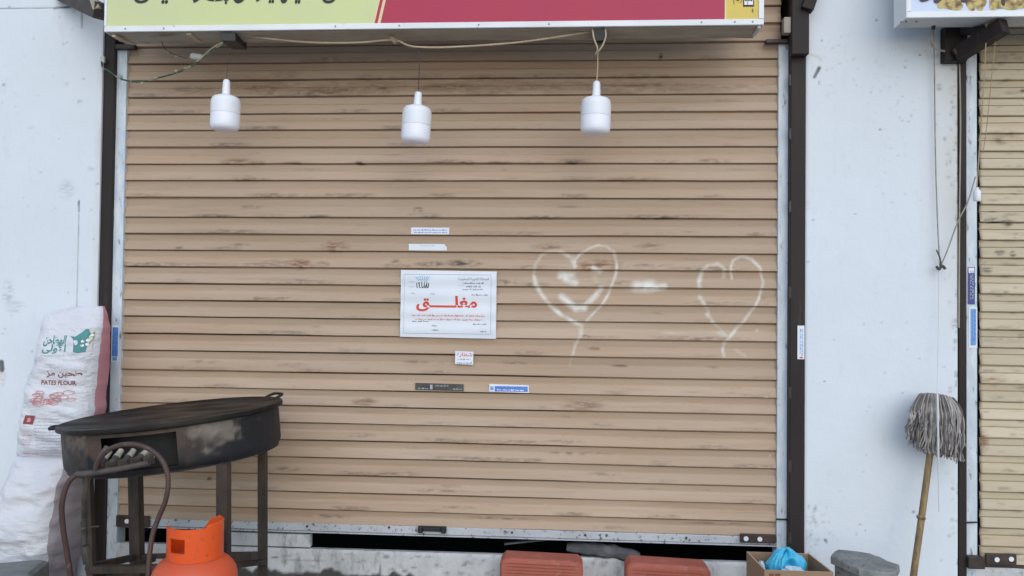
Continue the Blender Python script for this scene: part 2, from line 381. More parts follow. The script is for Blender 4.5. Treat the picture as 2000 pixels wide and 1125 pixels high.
# ------------------------------------------------------------------ mask helpers
def vnoise(x, z, sx, sz, seed=0):
    """smooth value noise on numpy arrays"""
    g = np.random.default_rng(seed).random((257, 257))
    u = x*sx; v = z*sz; iu = np.floor(u).astype(int); iv = np.floor(v).astype(int); fu = u-iu; fv = v-iv
    fu = fu*fu*(3-2*fu); fv = fv*fv*(3-2*fv)
    a = g[iu % 257, iv % 257]; b = g[(iu+1) % 257, iv % 257]; c = g[iu % 257, (iv+1) % 257]; d = g[(iu+1) % 257, (iv+1) % 257]
    return (a*(1-fu)+b*fu)*(1-fv)+(c*(1-fu)+d*fu)*fv
def fbm(x, z, sx, sz, seed=0): return .55*vnoise(x, z, sx, sz, seed)+.3*vnoise(x, z, sx*2.1, sz*2.1, seed+1)+.15*vnoise(x, z, sx*4.3, sz*4.3, seed+2)
def stroke(m, X, Z, pts, wpx, s=1.0, soft=.5, Y=0.0, seed=0, rough=.5):
    P = [at(a, b, Y) for a, b in pts]; wd = wpx/425
    n = .5+fbm(X, Z, 17, 20, seed)
    for p, q in zip(P[:-1], P[1:]):
        x0, x1 = min(p.x, q.x)-wd*2.5, max(p.x, q.x)+wd*2.5; z0, z1 = min(p.z, q.z)-wd*2.5, max(p.z, q.z)+wd*2.5
        I = np.where((X > x0) & (X < x1) & (Z > z0) & (Z < z1))[0]
        if not len(I): continue
        dx, dz = q.x-p.x, q.z-p.z; L = dx*dx+dz*dz+1e-12
        t = np.clip(((X[I]-p.x)*dx+(Z[I]-p.z)*dz)/L, 0, 1)
        d = np.hypot(X[I]-p.x-t*dx, Z[I]-p.z-t*dz)
        e = np.clip((wd*(1+rough*(n[I]-1))-d)/(wd*soft)+.0, 0, 1)*min(1, s*1.05)*np.clip(1+rough*1.2*(n[I]-1), 0, 1.2)
        m[I] = np.maximum(m[I], np.clip(e, 0, 1))
def blot(m, X, Z, px, py, lx, lz, s, Y=0.0, seed=0):
    p = at(px, py, Y); rx, rz = lx/425, lz/425
    I = np.where((np.abs(X-p.x) < rx*1.5) & (np.abs(Z-p.z) < rz*1.5))[0]
    if not len(I): return
    r = np.hypot((X[I]-p.x)/rx, (Z[I]-p.z)/rz)
    n = fbm(X[I], Z[I], 34, 150, seed)
    e = np.clip((1.15-r)*1.4, 0, 1)*np.clip((n-.32)*3.2, 0, 1)*s
    m[I] = np.maximum(m[I], np.clip(e, 0, 1))
def grid_obj(name, VX, VY, VZ, nu, nv, mat, parent, attrs, smooth=False, origin=None, flip=False):
    """nu x nv grid (u fastest) from flat numpy arrays with float attributes"""
    me = bpy.data.meshes.new(name); N = nu*nv
    base = wloc(parent) if parent is not None else Vector(origin or (0, 0, 0))
    me.vertices.add(N); me.vertices.foreach_set('co', np.column_stack((VX-base.x, VY-base.y, VZ-base.z)).astype(np.float32).ravel())
    i, j = np.meshgrid(np.arange(nu-1), np.arange(nv-1)); a = (j*nu+i).ravel()
    q = np.column_stack((a, a+1, a+nu+1, a+nu)) if not flip else np.column_stack((a, a+nu, a+nu+1, a+1)); nf = len(q)
    me.loops.add(nf*4); me.loops.foreach_set('vertex_index', q.astype(np.int32).ravel())
    me.polygons.add(nf); me.polygons.foreach_set('loop_start', np.arange(0, nf*4, 4, dtype=np.int32)); me.polygons.foreach_set('loop_total', np.full(nf, 4, dtype=np.int32))
    me.polygons.foreach_set('use_smooth', np.full(nf, smooth)); me.update(); me.validate()
    for k, arr in attrs.items():
        at_ = me.attributes.new(k, 'FLOAT', 'POINT'); at_.data.foreach_set('value', arr.astype(np.float32))
    me.materials.append(mat)
    o = bpy.data.objects.new(name, me); COL.objects.link(o)
    if parent is not None: o.parent = parent
    else: o.location = base
    return o

# ================================================================== THE SETTING
g = MB(); g.add([(-60, -60, 0), (60, -60, 0), (60, 40, 0), (-60, 40, 0)], [(0, 1, 2, 3)])
tag(obj('ground', g, M_GROUND), kind='structure')

YW = -0.06                                   # face of the plaster
XL0 = at(247.5, 110).x - .002; XR0 = 1.5     # slat curtain edges
XR0 = 1.505
xl_post = rect(196, 300, 231, 700, YW)[0]; x_lw = at(190.5, 525, YW).x
x_pier0 = at(1573, 560, YW).x; x_pier1 = at(1871, 560, YW).x

def wall_panel(name, x0, x1, z0, z1, label, cat, paint):
    t = thing(name, label, cat, ((x0+x1)/2, YW, 0))
    st = .005; nu = int((x1-x0)/st)+1; nv = int((z1-z0)/st)+1
    xg = max(x0, -2.5); nu = int((x1-xg)/st)+1
    u = np.linspace(xg, x1, nu); v = np.linspace(z0, z1, nv); X, Z = [a.ravel() for a in np.meshgrid(u, v)]
    D = np.zeros_like(X); Rr = np.zeros_like(X); Pt = np.zeros_like(X)
    paint(X, Z, D, Rr, Pt)
    Yv = YW - .004*(fbm(X, Z, 2.2, 1.6, 11)-.5) + D*.003
    edge = np.clip(1-np.minimum(X-x0+(x0 < -3), x1-X)/.012, 0, 1); Yv = Yv + .004*edge**2
    grid_obj('plaster_face', X, Yv, Z, nu, nv, M_PLASTER, t, dict(dirt=D, rust=Rr, paint=Pt), True)
    b = MB(); b.box(x0, x1, YW+.0065, .24, z0, z1); obj('wall_core', b, M_PLASTER, t)
    return t
def paint_left(X, Z, D, Rr, Pt):
    stroke(D, X, Z, [(-10, 17), (60, 16), (110, 16)], 1.6, .6, seed=1, Y=YW); stroke(D, X, Z, [(105, 16), (125, 14), (145, 12)], 2.6, .85, seed=2, Y=YW)
    stroke(D, X, Z, [(160, 22), (160, 54)], 1.8, .55, seed=3, Y=YW)
    stroke(D, X, Z, [(154, 392), (154, 430), (152, 500), (151, 555), (150, 605)], 1.7, .5, seed=4, Y=YW, rough=.9); stroke(D, X, Z, [(154, 394), (154, 412)], 2.4, .85, seed=5, Y=YW)
    for a, b, l, s in ((7, 165, 4, .9), (156, 199, 6, .8), (56, 404, 4, .9), (140, 57, 4, .7), (145, 22, 3, .8), (18, 15, 4, .8), (130, 165, 5, .35), (190, 360, 5, .6), (60, 250, 8, .2), (178, 330, 9, .25)):
        blot(D, X, Z, a, b, l, l*.8, s, YW, 5)
    blot(D, X, Z, 15, 572, 14, 26, .32, YW, 8); blot(D, X, Z, 30, 600, 22, 16, .22, YW, 9); blot(D, X, Z, 130, 370, 18, 22, .25, YW, 10)
    stroke(D, X, Z, [(2, 708), (3, 722)], 6, 1.0, .3, YW, 6, .1); blot(Rr, X, Z, 5, 735, 9, 22, 1.0, YW, 7)
    for k in range(60):
        a, b = RNG.uniform(-40, 190), RNG.uniform(20, 700); blot(D, X, Z, a, b, RNG.uniform(2, 5), RNG.uniform(1.5, 4), RNG.uniform(.1, .4), YW, k)
    e = x_lw-X; Rr[:] = np.maximum(Rr, np.clip(1-e/.03, 0, 1)*np.clip(fbm(X, Z, 9, 7, 4)*2-.7, 0, .8))
def paint_pier(X, Z, D, Rr, Pt):
    stroke(D, X, Z, [(1600, 133), (1595, 143), (1591, 150)], 4.5, .95, seed=1, Y=YW, rough=.4); stroke(D, X, Z, [(1600, 158), (1599, 166)], 1.2, .5, Y=YW)
    for a, b, l in ((1797, 107, 3), (1768, 131, 3.2), (1605, 79, 3), (1719, 253, 4), (1680, 1024, 3), (1612, 1055, 5), (1614, 1060, 3), (1784, 1000, 5), (1690, 1036, 2), (1610, 745, 3), (1620, 1042, 2.5), (1712, 39, 4)):
        stroke(D, X, Z, [(a-.8, b), (a+.8, b+.6)], l*.6, .65, seed=int(a), Y=YW)
    rr = np.random.default_rng(5)
    for k in range(150):                     # mildew specks in the upper half and along the right edge
        a = rr.uniform(1610, 1870); b = 60+abs(rr.normal(0, 110)); b = b if a > 1660 else b*.6
        blot(D, X, Z, a, b+30, rr.uniform(1.5, 4.5), rr.uniform(1.2, 3.5), rr.uniform(.06, .34), YW, k)
    for k in range(80):
        a = 1872-abs(rr.normal(0, 14)); blot(D, X, Z, a, rr.uniform(100, 1120), rr.uniform(2, 6), rr.uniform(3, 10), rr.uniform(.1, .5), YW, k)
    for k in range(70):
        blot(D, X, Z, rr.uniform(1575, 1870), rr.uniform(300, 1120), rr.uniform(1.5, 4), rr.uniform(1.2, 3), rr.uniform(.1, .45), YW, k)
    for k in range(9):                      # faint run-off streaks
        a = rr.uniform(1600, 1870); y0_ = rr.uniform(40, 500); stroke(D, X, Z, [(a, y0_), (a+rr.uniform(-3, 3), y0_+rr.uniform(40, 260))], rr.uniform(2, 5), rr.uniform(.02, .06), 1.6, YW, k, 1.)
    for k in range(40):
        blot(D, X, Z, 1576+abs(rr.normal(0, 18)), rr.uniform(980, 1090), rr.uniform(2, 7), rr.uniform(2, 7), rr.uniform(.1, .5), YW, k)
    e = x_pier1-X; Rr[:] = np.maximum(Rr, np.clip(1-e/.16, 0, 1)*np.clip(fbm(X, Z, 8, 3, 4)*2-.5, 0, .8)*np.clip((Z-1.2)/.7, 0, 1))
    stroke(Rr, X, Z, [(1580, 105), (1600, 112), (1604, 118)], 3, .7, Y=YW); blot(Rr, X, Z, 1578, 400, 5, 10, .9, YW, 3)
wall_panel('shop_wall', -5.5, x_lw, 0, 3.6, 'white plastered shop wall with a long crack at the left edge, behind the flour sacks', 'wall', paint_left)
wall_panel('shop_pier', x_pier0, x_pier1, 0, 3.6, 'white plastered wall pier between the two roller shutters, with the mop leaning on it', 'wall', paint_pier)

# lintel above the shutters and the dark shop room behind (off the picture or seen through the gap)
x_end = 4.6
t = thing('shop_lintel', 'upper shop wall over the shutter openings, hidden behind the signboards', 'wall', (1, 0, 2.78))
b = MB(); b.box(x_lw+.003, x_pier0-.003, YW+.002, .24, 2.80, 3.6); b.box(x_pier1+.003, x_end, YW+.002, .24, 2.80, 3.6); b.box(x_end+.003, 9, YW+.002, .24, 0, 3.6)
obj('lintel_face', b, M_PLASTER, t)
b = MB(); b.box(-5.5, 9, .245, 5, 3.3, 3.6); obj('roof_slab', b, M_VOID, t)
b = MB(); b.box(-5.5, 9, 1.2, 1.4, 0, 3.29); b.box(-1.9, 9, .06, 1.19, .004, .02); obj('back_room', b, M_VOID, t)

# step under the main shutter
zs_top = at(900, 1079, 0).z
def step(x0, x1, z1, label, seed, stain):
    t = thing('shop_step', label, 'step', ((x0+x1)/2, 0, 0))
    nu = int((x1-x0)/.008); nv = int(z1/.008); u = np.linspace(x0, x1, nu); v = np.linspace(0, z1, nv); X, Z = [a.ravel() for a in np.meshgrid(u, v)]
    D = np.zeros_like(X); stain(X, Z, D)
    Yv = -.022-.006*(fbm(X, Z, 9, 9, seed)-.5)+.006*np.clip(1-(z1-Z)/.012, 0, 1)**2
    grid_obj('step_face', X, Yv, Z, nu, nv, M_STEP, t, dict(dirt=D), True)
    b = MB(); b.box(x0, x1, -.012, .012, 0, z1-.001); obj('step_body', b, M_STEP, t)
    return t
def stain_main(X, Z, D):
    base = at(600, 1122, -.02).z
    hgt = (.010+.055*np.clip(fbm(X, Z*0, 26, 1, 3)-.25, 0, 1)**1.2)*np.where(X > -.1, .55, 1)
    D[:] = np.clip((base+hgt-Z)/.012, 0, 1)*.92
    stroke(D, X, Z, [(743, 1076), (744, 1130)], 1.6, .85, seed=2); stroke(D, X, Z, [(560, 1091), (640, 1092)], 1, .3, seed=2)
    rr = np.random.default_rng(9)
    for k in range(110): blot(D, X, Z, rr.uniform(500, 1460), rr.uniform(1078, 1120), rr.uniform(2, 9), rr.uniform(2, 7), rr.uniform(.15, .7), 0, k)
t = step(x_lw+.003, x_pier0-.003, zs_top, 'grimy white step below the main beige shutter', 4, stain_main)
b = MB(); pbox(b, 440, 1042, 606, 1067, -.02, .012, .004)
ba = obj('raised_block', b, M_STEP, t)
def stain_right(X, Z, D):
    rr = np.random.default_rng(19)
    for k in range(50): blot(D, X, Z, rr.uniform(1925, 2150), rr.uniform(1100, 1180), rr.uniform(2, 9), rr.uniform(2, 7), rr.uniform(.1, .4), 0, k)
zs_r = at(1965, 1107, 0).z
step(x_pier1+.003, x_end-.003, zs_r, 'whitewashed step below the ochre shutter at the right edge', 6, stain_right)

# brown steel posts
def post(px0, px1, yf, label, ptop, extra=None):
    x0, x1, _, _ = rect(px0, 250, px1, 850, yf)
    t = thing('steel_post', label, 'post', ((x0+x1)/2, yf, 0), 'brown steel posts at the shutter edges')
    b = MB(); b.box(x0, x1, yf, .20, 0, ptop, .006); obj('upright', b, M_BROWN, t)
    return t
tp1 = post(191, 214.5, -.045, 'dark brown steel post left of the main shutter, beside the flour sacks', 2.78)
tp2 = post(1543, 1573, -.066, 'dark brown steel post right of the main shutter, behind the cardboard box', 2.78)
b = MB(); pbox(b, 1546, -60, 1581, 106, -.11, -.068, .008)
b.bar(at(1575, 20, -.11), at(1592, -30, -.11), .05, .05, (0, 1, 0)); obj('bracket', b, M_BROWN, tp2)
b = MB(); pbox(b, 1531, 33, 1546, 64, -.10, -.06, .004); obj('junction_box', b, M_UNDER, tp2)
for ys in (145, 250, 392, 560, 756, 900, 1040):
    b = MB(); pbox(b, 1541.5, ys, 1545.5, ys+22, -.071, -.06, .002); obj('weld_tab', b, M_DARKSTEEL, tp2)
tp3 = post(1872, 1888, -.055, 'thin dark brown steel post between the white pier and the ochre shutter', 2.78)
b = MB(); b.tube([at(1874, 120, -.062), at(1876, 240, -.062), at(1874, 420, -.062), at(1873, 640, -.062)], .0035, 5); obj('mortar_line', b, M_UNDER, tp3)

# ================================================================== ROLLER SHUTTERS
MEAS = [2.4909, 2.4113, 2.3334, 2.2543, 2.1773, 2.0982, 2.0224, 1.9454, 1.8659, 1.7756, 1.6976, 1.6217, 1.5438, 1.4675, 1.391, 1.3151, 1.236, 1.1586, 1.0681, .9901, .9155, .838, .7595, .6814, .603, .5256, .447]
def dense(p, st=.07):
    out = []
    for (a, d), (b, e) in zip(p[:-1], p[1:]):
        k = max(1, round((b-a)/st)); out += [(a+(b-a)*i/k, d+(e-d)*i/k) for i in range(k)]
    return out+[p[-1]]
PROF = dense([(0, 0), (.02, 5.6), (.20, 3.4), (.36, 1.6), (.42, 6.5), (.47, 9.0), (.62, 11.4), (.80, 14.6), (.90, 16.2), (.925, 15.6), (.945, 5.5), (.965, -3.), (1, -3.5)])
def curtain(parent, x0, x1, lines, mat, masks, prof, step_x, seed, ybase=0.0):
    nu = int((x1-x0)/step_x)+1; u = np.linspace(x0, x1, nu); rows = []
    for k in range(len(lines)-1):
        zt, zb = lines[k], lines[k+1]
        for t, d in prof: rows.append((zt+(zb-zt)*(t+.045), d, k))
    rows = rows[::-1]; nv = len(rows)
    X = np.tile(u, nv); Zr = np.array([r[0] for r in rows]); Dr = np.array([r[1] for r in rows]); K = np.repeat([r[2] for r in rows], nu)
    Z = np.repeat(Zr, nu); Dp = np.repeat(Dr, nu)
    sag = .0042*(vnoise(X, K*7.3, .9, 1, seed)-.5)+.0018*(vnoise(X, K*3.1, 4, 1, seed+5)-.5)
    Y = ybase-(Dp*.001)*(1+.15*(vnoise(X, K*5.7, 1.1, 1, seed+2)-.5))+.005*(vnoise(X, K*.21, .7, 1, seed+1)-.5)
    tn = np.random.default_rng(seed+3).normal(1, .05, len(lines)); A = dict(tone=np.clip(tn[K.astype(int)]*(.97+.06*vnoise(X, K*3.3, 1.3, 1, seed+8)), .84, 1.12), dirt=np.zeros_like(X), rust=np.zeros_like(X), paint=np.zeros_like(X)); masks(X, Z, A['dirt'], A['rust'], A['paint'])
    return grid_obj('slat_curtain', X, Y, Z+sag, nu, nv, mat, parent, A)
def hz(pts): return [(1000+a*.28, 440+b*.28) for a, b in pts]
def masks_main(X, Z, D, Rr, P):
    # sprayed white hearts, the smiling face in the left one and the dash between them
    k = 3.9
    stroke(P, X, Z, hz([(440, 290), (410, 228), (350, 188), (270, 180), (205, 212), (162, 280), (152, 350)]), k*1.2, .5, 1.1, seed=21, rough=.9)
    stroke(P, X, Z, hz([(152, 350), (168, 415), (210, 490), (270, 560), (340, 620), (420, 665), (488, 705)]), k*1.45, .78, .9, seed=22, rough=.7)
    stroke(P, X, Z, hz([(435, 300), (440, 240), (475, 205), (530, 165), (600, 140), (660, 150), (710, 190), (730, 270), (725, 340), (700, 410), (670, 480), (620, 560), (560, 620), (515, 670)]), k, .62, 1.0, seed=23, rough=.8)
    stroke(P, X, Z, hz([(425, 225), (440, 290)]), 6, .7, .9, seed=24)
    stroke(P, X, Z, hz([(480, 690), (480, 760)]), 6, .62, 1.2, seed=25); stroke(P, X, Z, hz([(480, 760), (440, 835), (425, 895)]), 4.6, .45, 1.1, seed=26); stroke(P, X, Z, hz([(425, 895), (402, 970)]), 4, .2, 1.2, seed=27)
    stroke(P, X, Z, hz([(340, 350), (420, 352)]), 10, .8, .9, seed=28, rough=.4); stroke(P, X, Z, hz([(372, 378), (442, 402)]), 9.5, 1.0, .8, seed=29, rough=.3)
    stroke(P, X, Z, hz([(568, 305), (612, 325)]), 7.5, .9, .9, seed=30, rough=.4); stroke(P, X, Z, hz([(570, 350), (590, 390)]), 8, .16, 1.2, seed=31)
    stroke(P, X, Z, hz([(345, 500), (400, 545), (445, 575)]), 9.5, .85, .9, seed=32, rough=.3); stroke(P, X, Z, hz([(440, 578), (505, 572)]), 9, .95, .8, seed=33, rough=.2); stroke(P, X, Z, hz([(515, 555), (565, 510), (620, 440)]), 8, .95, .8, seed=34, rough=.3)
    stroke(P, X, Z, hz([(870, 430), (970, 422)]), 15, 1.0, .9, seed=35, rough=.25); stroke(P, X, Z, hz([(970, 440), (1060, 424)]), 8.5, .85, .9, seed=36, rough=.4)
    stroke(P, X, Z, hz([(1475, 360), (1475, 305), (1430, 270), (1365, 283), (1325, 320), (1302, 400)]), k*1.5, .62, 1.0, seed=37, rough=.7); stroke(P, X, Z, hz([(1300, 390), (1303, 430)]), 6, .75, .9, seed=38)
    stroke(P, X, Z, hz([(1310, 500), (1335, 545)]), 6, .7, .9, seed=39); stroke(P, X, Z, hz([(1335, 545), (1375, 610)]), 3.5, .4, 1.1, seed=40); stroke(P, X, Z, hz([(1360, 620), (1395, 670)]), 5.5, .62, 1., seed=41); stroke(P, X, Z, hz([(1395, 670), (1440, 715), (1490, 770)]), 4, .42, 1.1, seed=42)
    stroke(P, X, Z, hz([(1532, 372), (1520, 300), (1540, 245), (1600, 218), (1670, 240), (1725, 300), (1747, 400), (1722, 500), (1682, 580)]), k*1.05, .72, .9, seed=43, rough=.5)
    stroke(P, X, Z, hz([(1682, 580), (1600, 680), (1530, 760), (1482, 815), (1465, 870), (1475, 912)]), k*1.15, .62, 1., seed=44, rough=.7)
    stroke(P, X, Z, hz([(1440, 750), (1510, 780)]), 6, .45, 1.2, seed=45); stroke(P, X, Z, hz([(1050, 752), (1240, 750), (1430, 748)]), 1.4, .3, 1.2, seed=46, rough=1.); stroke(P, X, Z, hz([(1560, 870), (1620, 910)]), 5, .2, 1.3, seed=47)
    for a, b, s in ((1503, 889, .9), (1478, 645, .8), (1495, 775, .5), (760, 80, .4)): stroke(P, X, Z, [(a-1, b), (a+1, b)], 2.2, s)
    P *= np.clip(.26+1.15*fbm(X, Z, 30, 45, 77), 0, 1)
    # scuffs and rust where the slats rub when they are rolled up
    rr = np.random.default_rng(3)
    def sm(px, py, lx, lz, s, rust=0):
        blot(D, X, Z, px, py, lx*1.1, lz*.85, s*.95, 0, int(px)+int(py))
        if rust: blot(Rr, X, Z, px+rr.uniform(-8, 8), py+2, lx*1.2, lz*1.6, rust, 0, int(px)+3)
    for a in ((520, 172, 60, 9, .45, .5), (640, 176, 90, 9, .5, .5), (748, 173, 14, 8, .7, .5), (880, 170, 70, 9, .55, .4), (1060, 168, 60, 8, .5, .35), (1270, 168, 80, 7, .5, .3), (380, 175, 60, 8, .3, .35), (1430, 172, 60, 7, .3, .2),
              (462, 315, 30, 5, .2, .75), (507, 318, 14, 5, .95, .4), (580, 319, 26, 4, .6), (706, 319, 12, 6, .9), (912, 319, 14, 5, .9), (975, 319, 24, 4, .5), (1118, 319, 16, 4, .8), (1040, 318, 25, 4, .3), (1300, 317, 24, 4, .4, .2),
              (492, 351, 36, 5, .5, .2), (800, 352, 70, 4, .3), (1230, 351, 60, 5, .35, .3), (420, 421, 46, 3.5, .9), (490, 404, 24, 4, .4), (620, 423, 26, 4, .8), (840, 424, 20, 4, .6), (818, 411, 10, 8, .8), (830, 420, 36, 4, .4), (1055, 426, 40, 4, .75), (1278, 427, 46, 4, .85), (1112, 405, 24, 3, .4), (1290, 391, 30, 3, .4),
              (655, 481, 24, 8, .5, .9), (352, 484, 8, 5, .7), (468, 478, 22, 4, .5), (1072, 482, 32, 6, .65, .35), (1262, 480, 26, 5, .5, .4), (540, 512, 24, 5, .5), (590, 515, 26, 7, .4, .9), (630, 517, 14, 6, .6, .4), (775, 514, 10, 8, .6), (842, 516, 30, 8, .8), (902, 515, 34, 9, .95), (935, 517, 10, 5, .6),
              (1168, 519, 40, 8, .25, 1.0), (1262, 519, 50, 4, .5), (588, 548, 30, 4, .55), (993, 551, 26, 7, .7), (1210, 553, 24, 5, .4), (1145, 656, 14, 3, .7), (1162, 680, 14, 4, .55), (570, 712, 30, 5, .45), (400, 706, 30, 4, .4), (815, 707, 28, 4, .5), (1000, 709, 44, 3, .5), (1222, 714, 34, 3, .7), (1400, 717, 24, 3, .4),
              (716, 783, 24, 6, .5, .6), (1145, 791, 36, 9, .45, .45), (1050, 795, 30, 4, .3), (985, 831, 30, 5, .3), (700, 850, 34, 5, .4), (1100, 862, 40, 4, .45), (1175, 828, 24, 5, .4), (562, 916, 24, 6, .5), (1290, 907, 22, 6, .35), (856, 958, 50, 4, .45), (1130, 885, 60, 4, .5), (1180, 925, 30, 4, .4), (980, 1012, 60, 3, .7), (640, 1008, 50, 4, .55), (900, 990, 46, 3, .5), (1400, 1023, 60, 3, .5), (1290, 112, 4, 10, 1.), (1190, 1030, 40, 5, .3), (410, 935, 6, 5, .8)):
        sm(*a)
    for k in range(46):                      # grime band across the upper slats, and worn lower lips
        blot(D, X, Z, rr.uniform(480, 1380), rr.choice((150, 166, 172, 178))+rr.uniform(-4, 4), rr.uniform(30, 90), rr.uniform(5, 10), rr.uniform(.14, .36), 0, k); blot(Rr, X, Z, rr.uniform(420, 1300), rr.uniform(150, 185), rr.uniform(30, 80), rr.uniform(5, 9), rr.uniform(.15, .4), 0, k+60)
    for zl in MEAS:
        I = np.where(np.abs(Z-zl-.010) < .008)[0]; D[I] = np.maximum(D[I], np.clip((vnoise(X[I], Z[I]*0+zl*9, 5, 1, int(zl*991))-.62)*2.2, 0, .55)*np.clip(fbm(X[I], Z[I], 40, 250, 5)*2-.5, 0, 1))
    for k in range(240):
        zl = rr.choice(MEAS); p = rr.uniform(245, 1515); s = rr.uniform(.1, .42)
        x = at(p, 500).x; rx = rr.uniform(8, 46)/425; rz = rr.uniform(1., 3.)/425; zc = zl+rr.choice((.008, .012, .02, .04, .05))
        I = np.where((np.abs(X-x) < rx) & (np.abs(Z-zc) < rz*1.4))[0]
        r = np.hypot((X[I]-x)/rx, (Z[I]-zc)/rz); D[I] = np.maximum(D[I], np.clip((1.1-r), 0, 1)*np.clip((fbm(X[I], Z[I], 30, 220, k)-.35)*3, 0, 1)*s)
    edge = np.minimum(X-X.min(), X.max()-X); D[:] = np.maximum(D, np.clip(1-edge/.02, 0, 1)*.55*np.clip(fbm(X, Z, 10, 60, 2)*2-.3, 0, 1))

sh = thing('roller_shutter', 'wide beige roller shutter pulled down, with two white hearts sprayed on it', 'roller shutter', (0, 0, .31))
z_b1 = at(900, 1031, -.02).z
lines = [MEAS[0]+.0783*k for k in range(5, 0, -1)] + MEAS + [z_b1-.002]
curtain(sh, XL0+.001, XR0, lines, M_SHUT, masks_main, PROF, .0048, 31)
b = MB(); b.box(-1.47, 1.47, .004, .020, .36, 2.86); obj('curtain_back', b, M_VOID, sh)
def rail(parent, px0, px1, ytop, yf, py_t, ztop=None):
    x0, x1, _, _ = rect(px0, 300, px1, 800, yf)
    b = MB(); z0 = .20; z1 = ztop or at((px0+px1)/2, ytop, yf).z
    b.box(x0, x1, yf, yf+.012, z0, z1, .003); b.box(x0, x0+.004, yf+.013, .05, z0, z1); b.box(x1-.004, x1, yf+.013, .05, z0, z1)
    return obj('guide_rail', b, M_RAIL, parent)
rl = rail(sh, 219, 238.5, 95, -.024, 0); rr_ = rail(sh, 1519, 1540.5, 82, -.024, 0)
b = MB(); pbox(b, 225, 86, 262, 95, -.05, -.02, .003); obj('rail_cap', b, M_DARKSTEEL, sh)
b = MB(); pbox(b, 1496, 76, 1545, 83, -.05, -.02, .003); obj('rail_cap', b, M_DARKSTEEL, sh)
b = MB(); b.tube([at(1516, 1014, -.03), at(1541, 1015, -.03)], .004, 6, 1); obj('rail_clip', b, M_BLACK, sh)
# bottom bar, handle, hasps
z_b1 = at(900, 1031, -.02).z; z_b0 = at(900, 1046, -.02).z
b = MB(); b.box(XL0+.001, XR0-.01, -.020, .004, z_b0, z_b1, .006); b.box(XL0+.001, XR0-.01, -.028, .004, z_b0-.006, z_b0-.001, .001); bb = obj('bottom_bar', b, M_BAR, sh)
for px, py in ((1143, 1045), (1340, 1051), (760, 1030), (1000, 1040), (600, 1028)):
    b = MB(); c = at(px, py, -.021); b.tube([c, c+Vector((0, -.003, 0))], .0055, 8, 1); obj('rivet', b, M_DARKSTEEL, bb)
b = MB(); c = at(844, 1034, -.03); b.box(c.x-.064, c.x+.064, -.032, -.0215, c.z-.010, c.z+.014, .008); b.box(c.x-.064, c.x-.040, -.042, -.0215, c.z-.016, c.z+.012, .008); b.box(c.x+.040, c.x+.064, -.042, -.0215, c.z-.016, c.z+.012, .008); b.box(c.x-.04, c.x+.04, -.045, -.036, c.z-.004, c.z+.010, .006)
obj('pull_handle', b, M_BLACK, sh)
def hasp(parent, px0, py0, px1, py1, holes, y=-.036):
    b = MB(); x0, x1, z0, z1 = rect(px0, py0, px1, py1, y); b.box(x0, x1, y, -.0215, z0, z1, .004); h = obj('lock_hasp', b, M_DARKSTEEL, parent)
    for px, py in holes:
        m = MB(); c = at(px, py, y); m.tube([c+Vector((0, .001, 0)), c-Vector((0, .0025, 0))], .0105, 14, 1); obj('stud', m, M_BULB, h)
hasp(sh, 1446, 1044, 1516, 1061, ((1457, 1052), (1484, 1053)))
hasp(sh, 226, 1008, 290, 1030, ((248, 1018), (268, 1018)))

# neighbouring ochre shutter on the right
s2 = thing('roller_shutter', 'ochre yellow roller shutter with narrow double slats, cut by the right edge', 'roller shutter', (3.2, 0, .28))
PROF2 = dense([(0, 0), (.02, 5.4), (.15, 4.8), (.33, 4.2), (.345, -1.6), (.375, -1.6), (.39, 8.0), (.62, 10.6), (.80, 13.4), (.90, 14.6), (.935, 13.6), (.95, 4.5), (.965, -2.), (1, -2.5)])
z0r = at(1960, 1101, 0).z; lines2 = [z0r+.0775*k for k in range(33, -1, -1)]
xr0 = at(1911, 600, 0).x
def masks_right(X, Z, D, Rr, P):
    rr = np.random.default_rng(8)
    for a in ((1936, 432, 30, 6, 1.), (1966, 436, 12, 8, 1.), (1950, 493, 12, 7, .8), (1975, 497, 6, 7, .9), (1925, 527, 12, 7, .8), (1960, 570, 8, 3, .9), (1995, 655, 12, 6, .5), (1996, 178, 7, 4, 1.), (1950, 276, 14, 8, .6), (1930, 745, 40, 5, .4), (1925, 1035, 30, 6, .3)):
        blot(D, X, Z, *a, 0, int(a[0]))
    for a in ((1922, 740, 30, 6, .8), (1918, 860, 12, 22, .9), (1940, 742, 30, 6, .5), (1960, 270, 30, 20, .3)): blot(Rr, X, Z, *a, 0, int(a[1]))
    for k in range(260):
        blot(D, X, Z, rr.uniform(1910, 2060), rr.uniform(60, 1100), rr.uniform(4, 24), rr.uniform(1.5, 4), rr.uniform(.1, .45), 0, k)
    D[:] = np.maximum(D, np.clip(1-(X-X.min())/.014, 0, 1)*.9*np.clip(fbm(X, Z, 10, 40, 2)*2-.1, 0, 1))
curtain(s2, xr0, x_end-.02, lines2, M_SHUT2, masks_right, PROF2, .006, 77)
b = MB(); b.box(xr0+.01, x_end-.03, .004, .020, z0r, 2.9); obj('curtain_back', b, M_VOID, s2)
rail(s2, 1887.5, 1908.5, 60, -.024, 0, 2.72)
b = MB(); b.tube([at(1880, 1021, -.032), at(1908, 1020, -.032)], .004, 6, 1); obj('rail_clip', b, M_BLACK, s2)
b = MB(); b.box(xr0, x_end-.03, -.016, .003, z0r-.028, z0r+.004, .005); obj('bottom_bar', b, M_DARKSTEEL, s2)
b = MB(); pbox(b, 1892, 1090, 1925, 1112, -.075, -.026, .006); obj('lock_box', b, M_DARKSTEEL, s2)
hasp(s2, 1926, 1083, 1986, 1104, ((1947, 1093), (1975, 1092)))

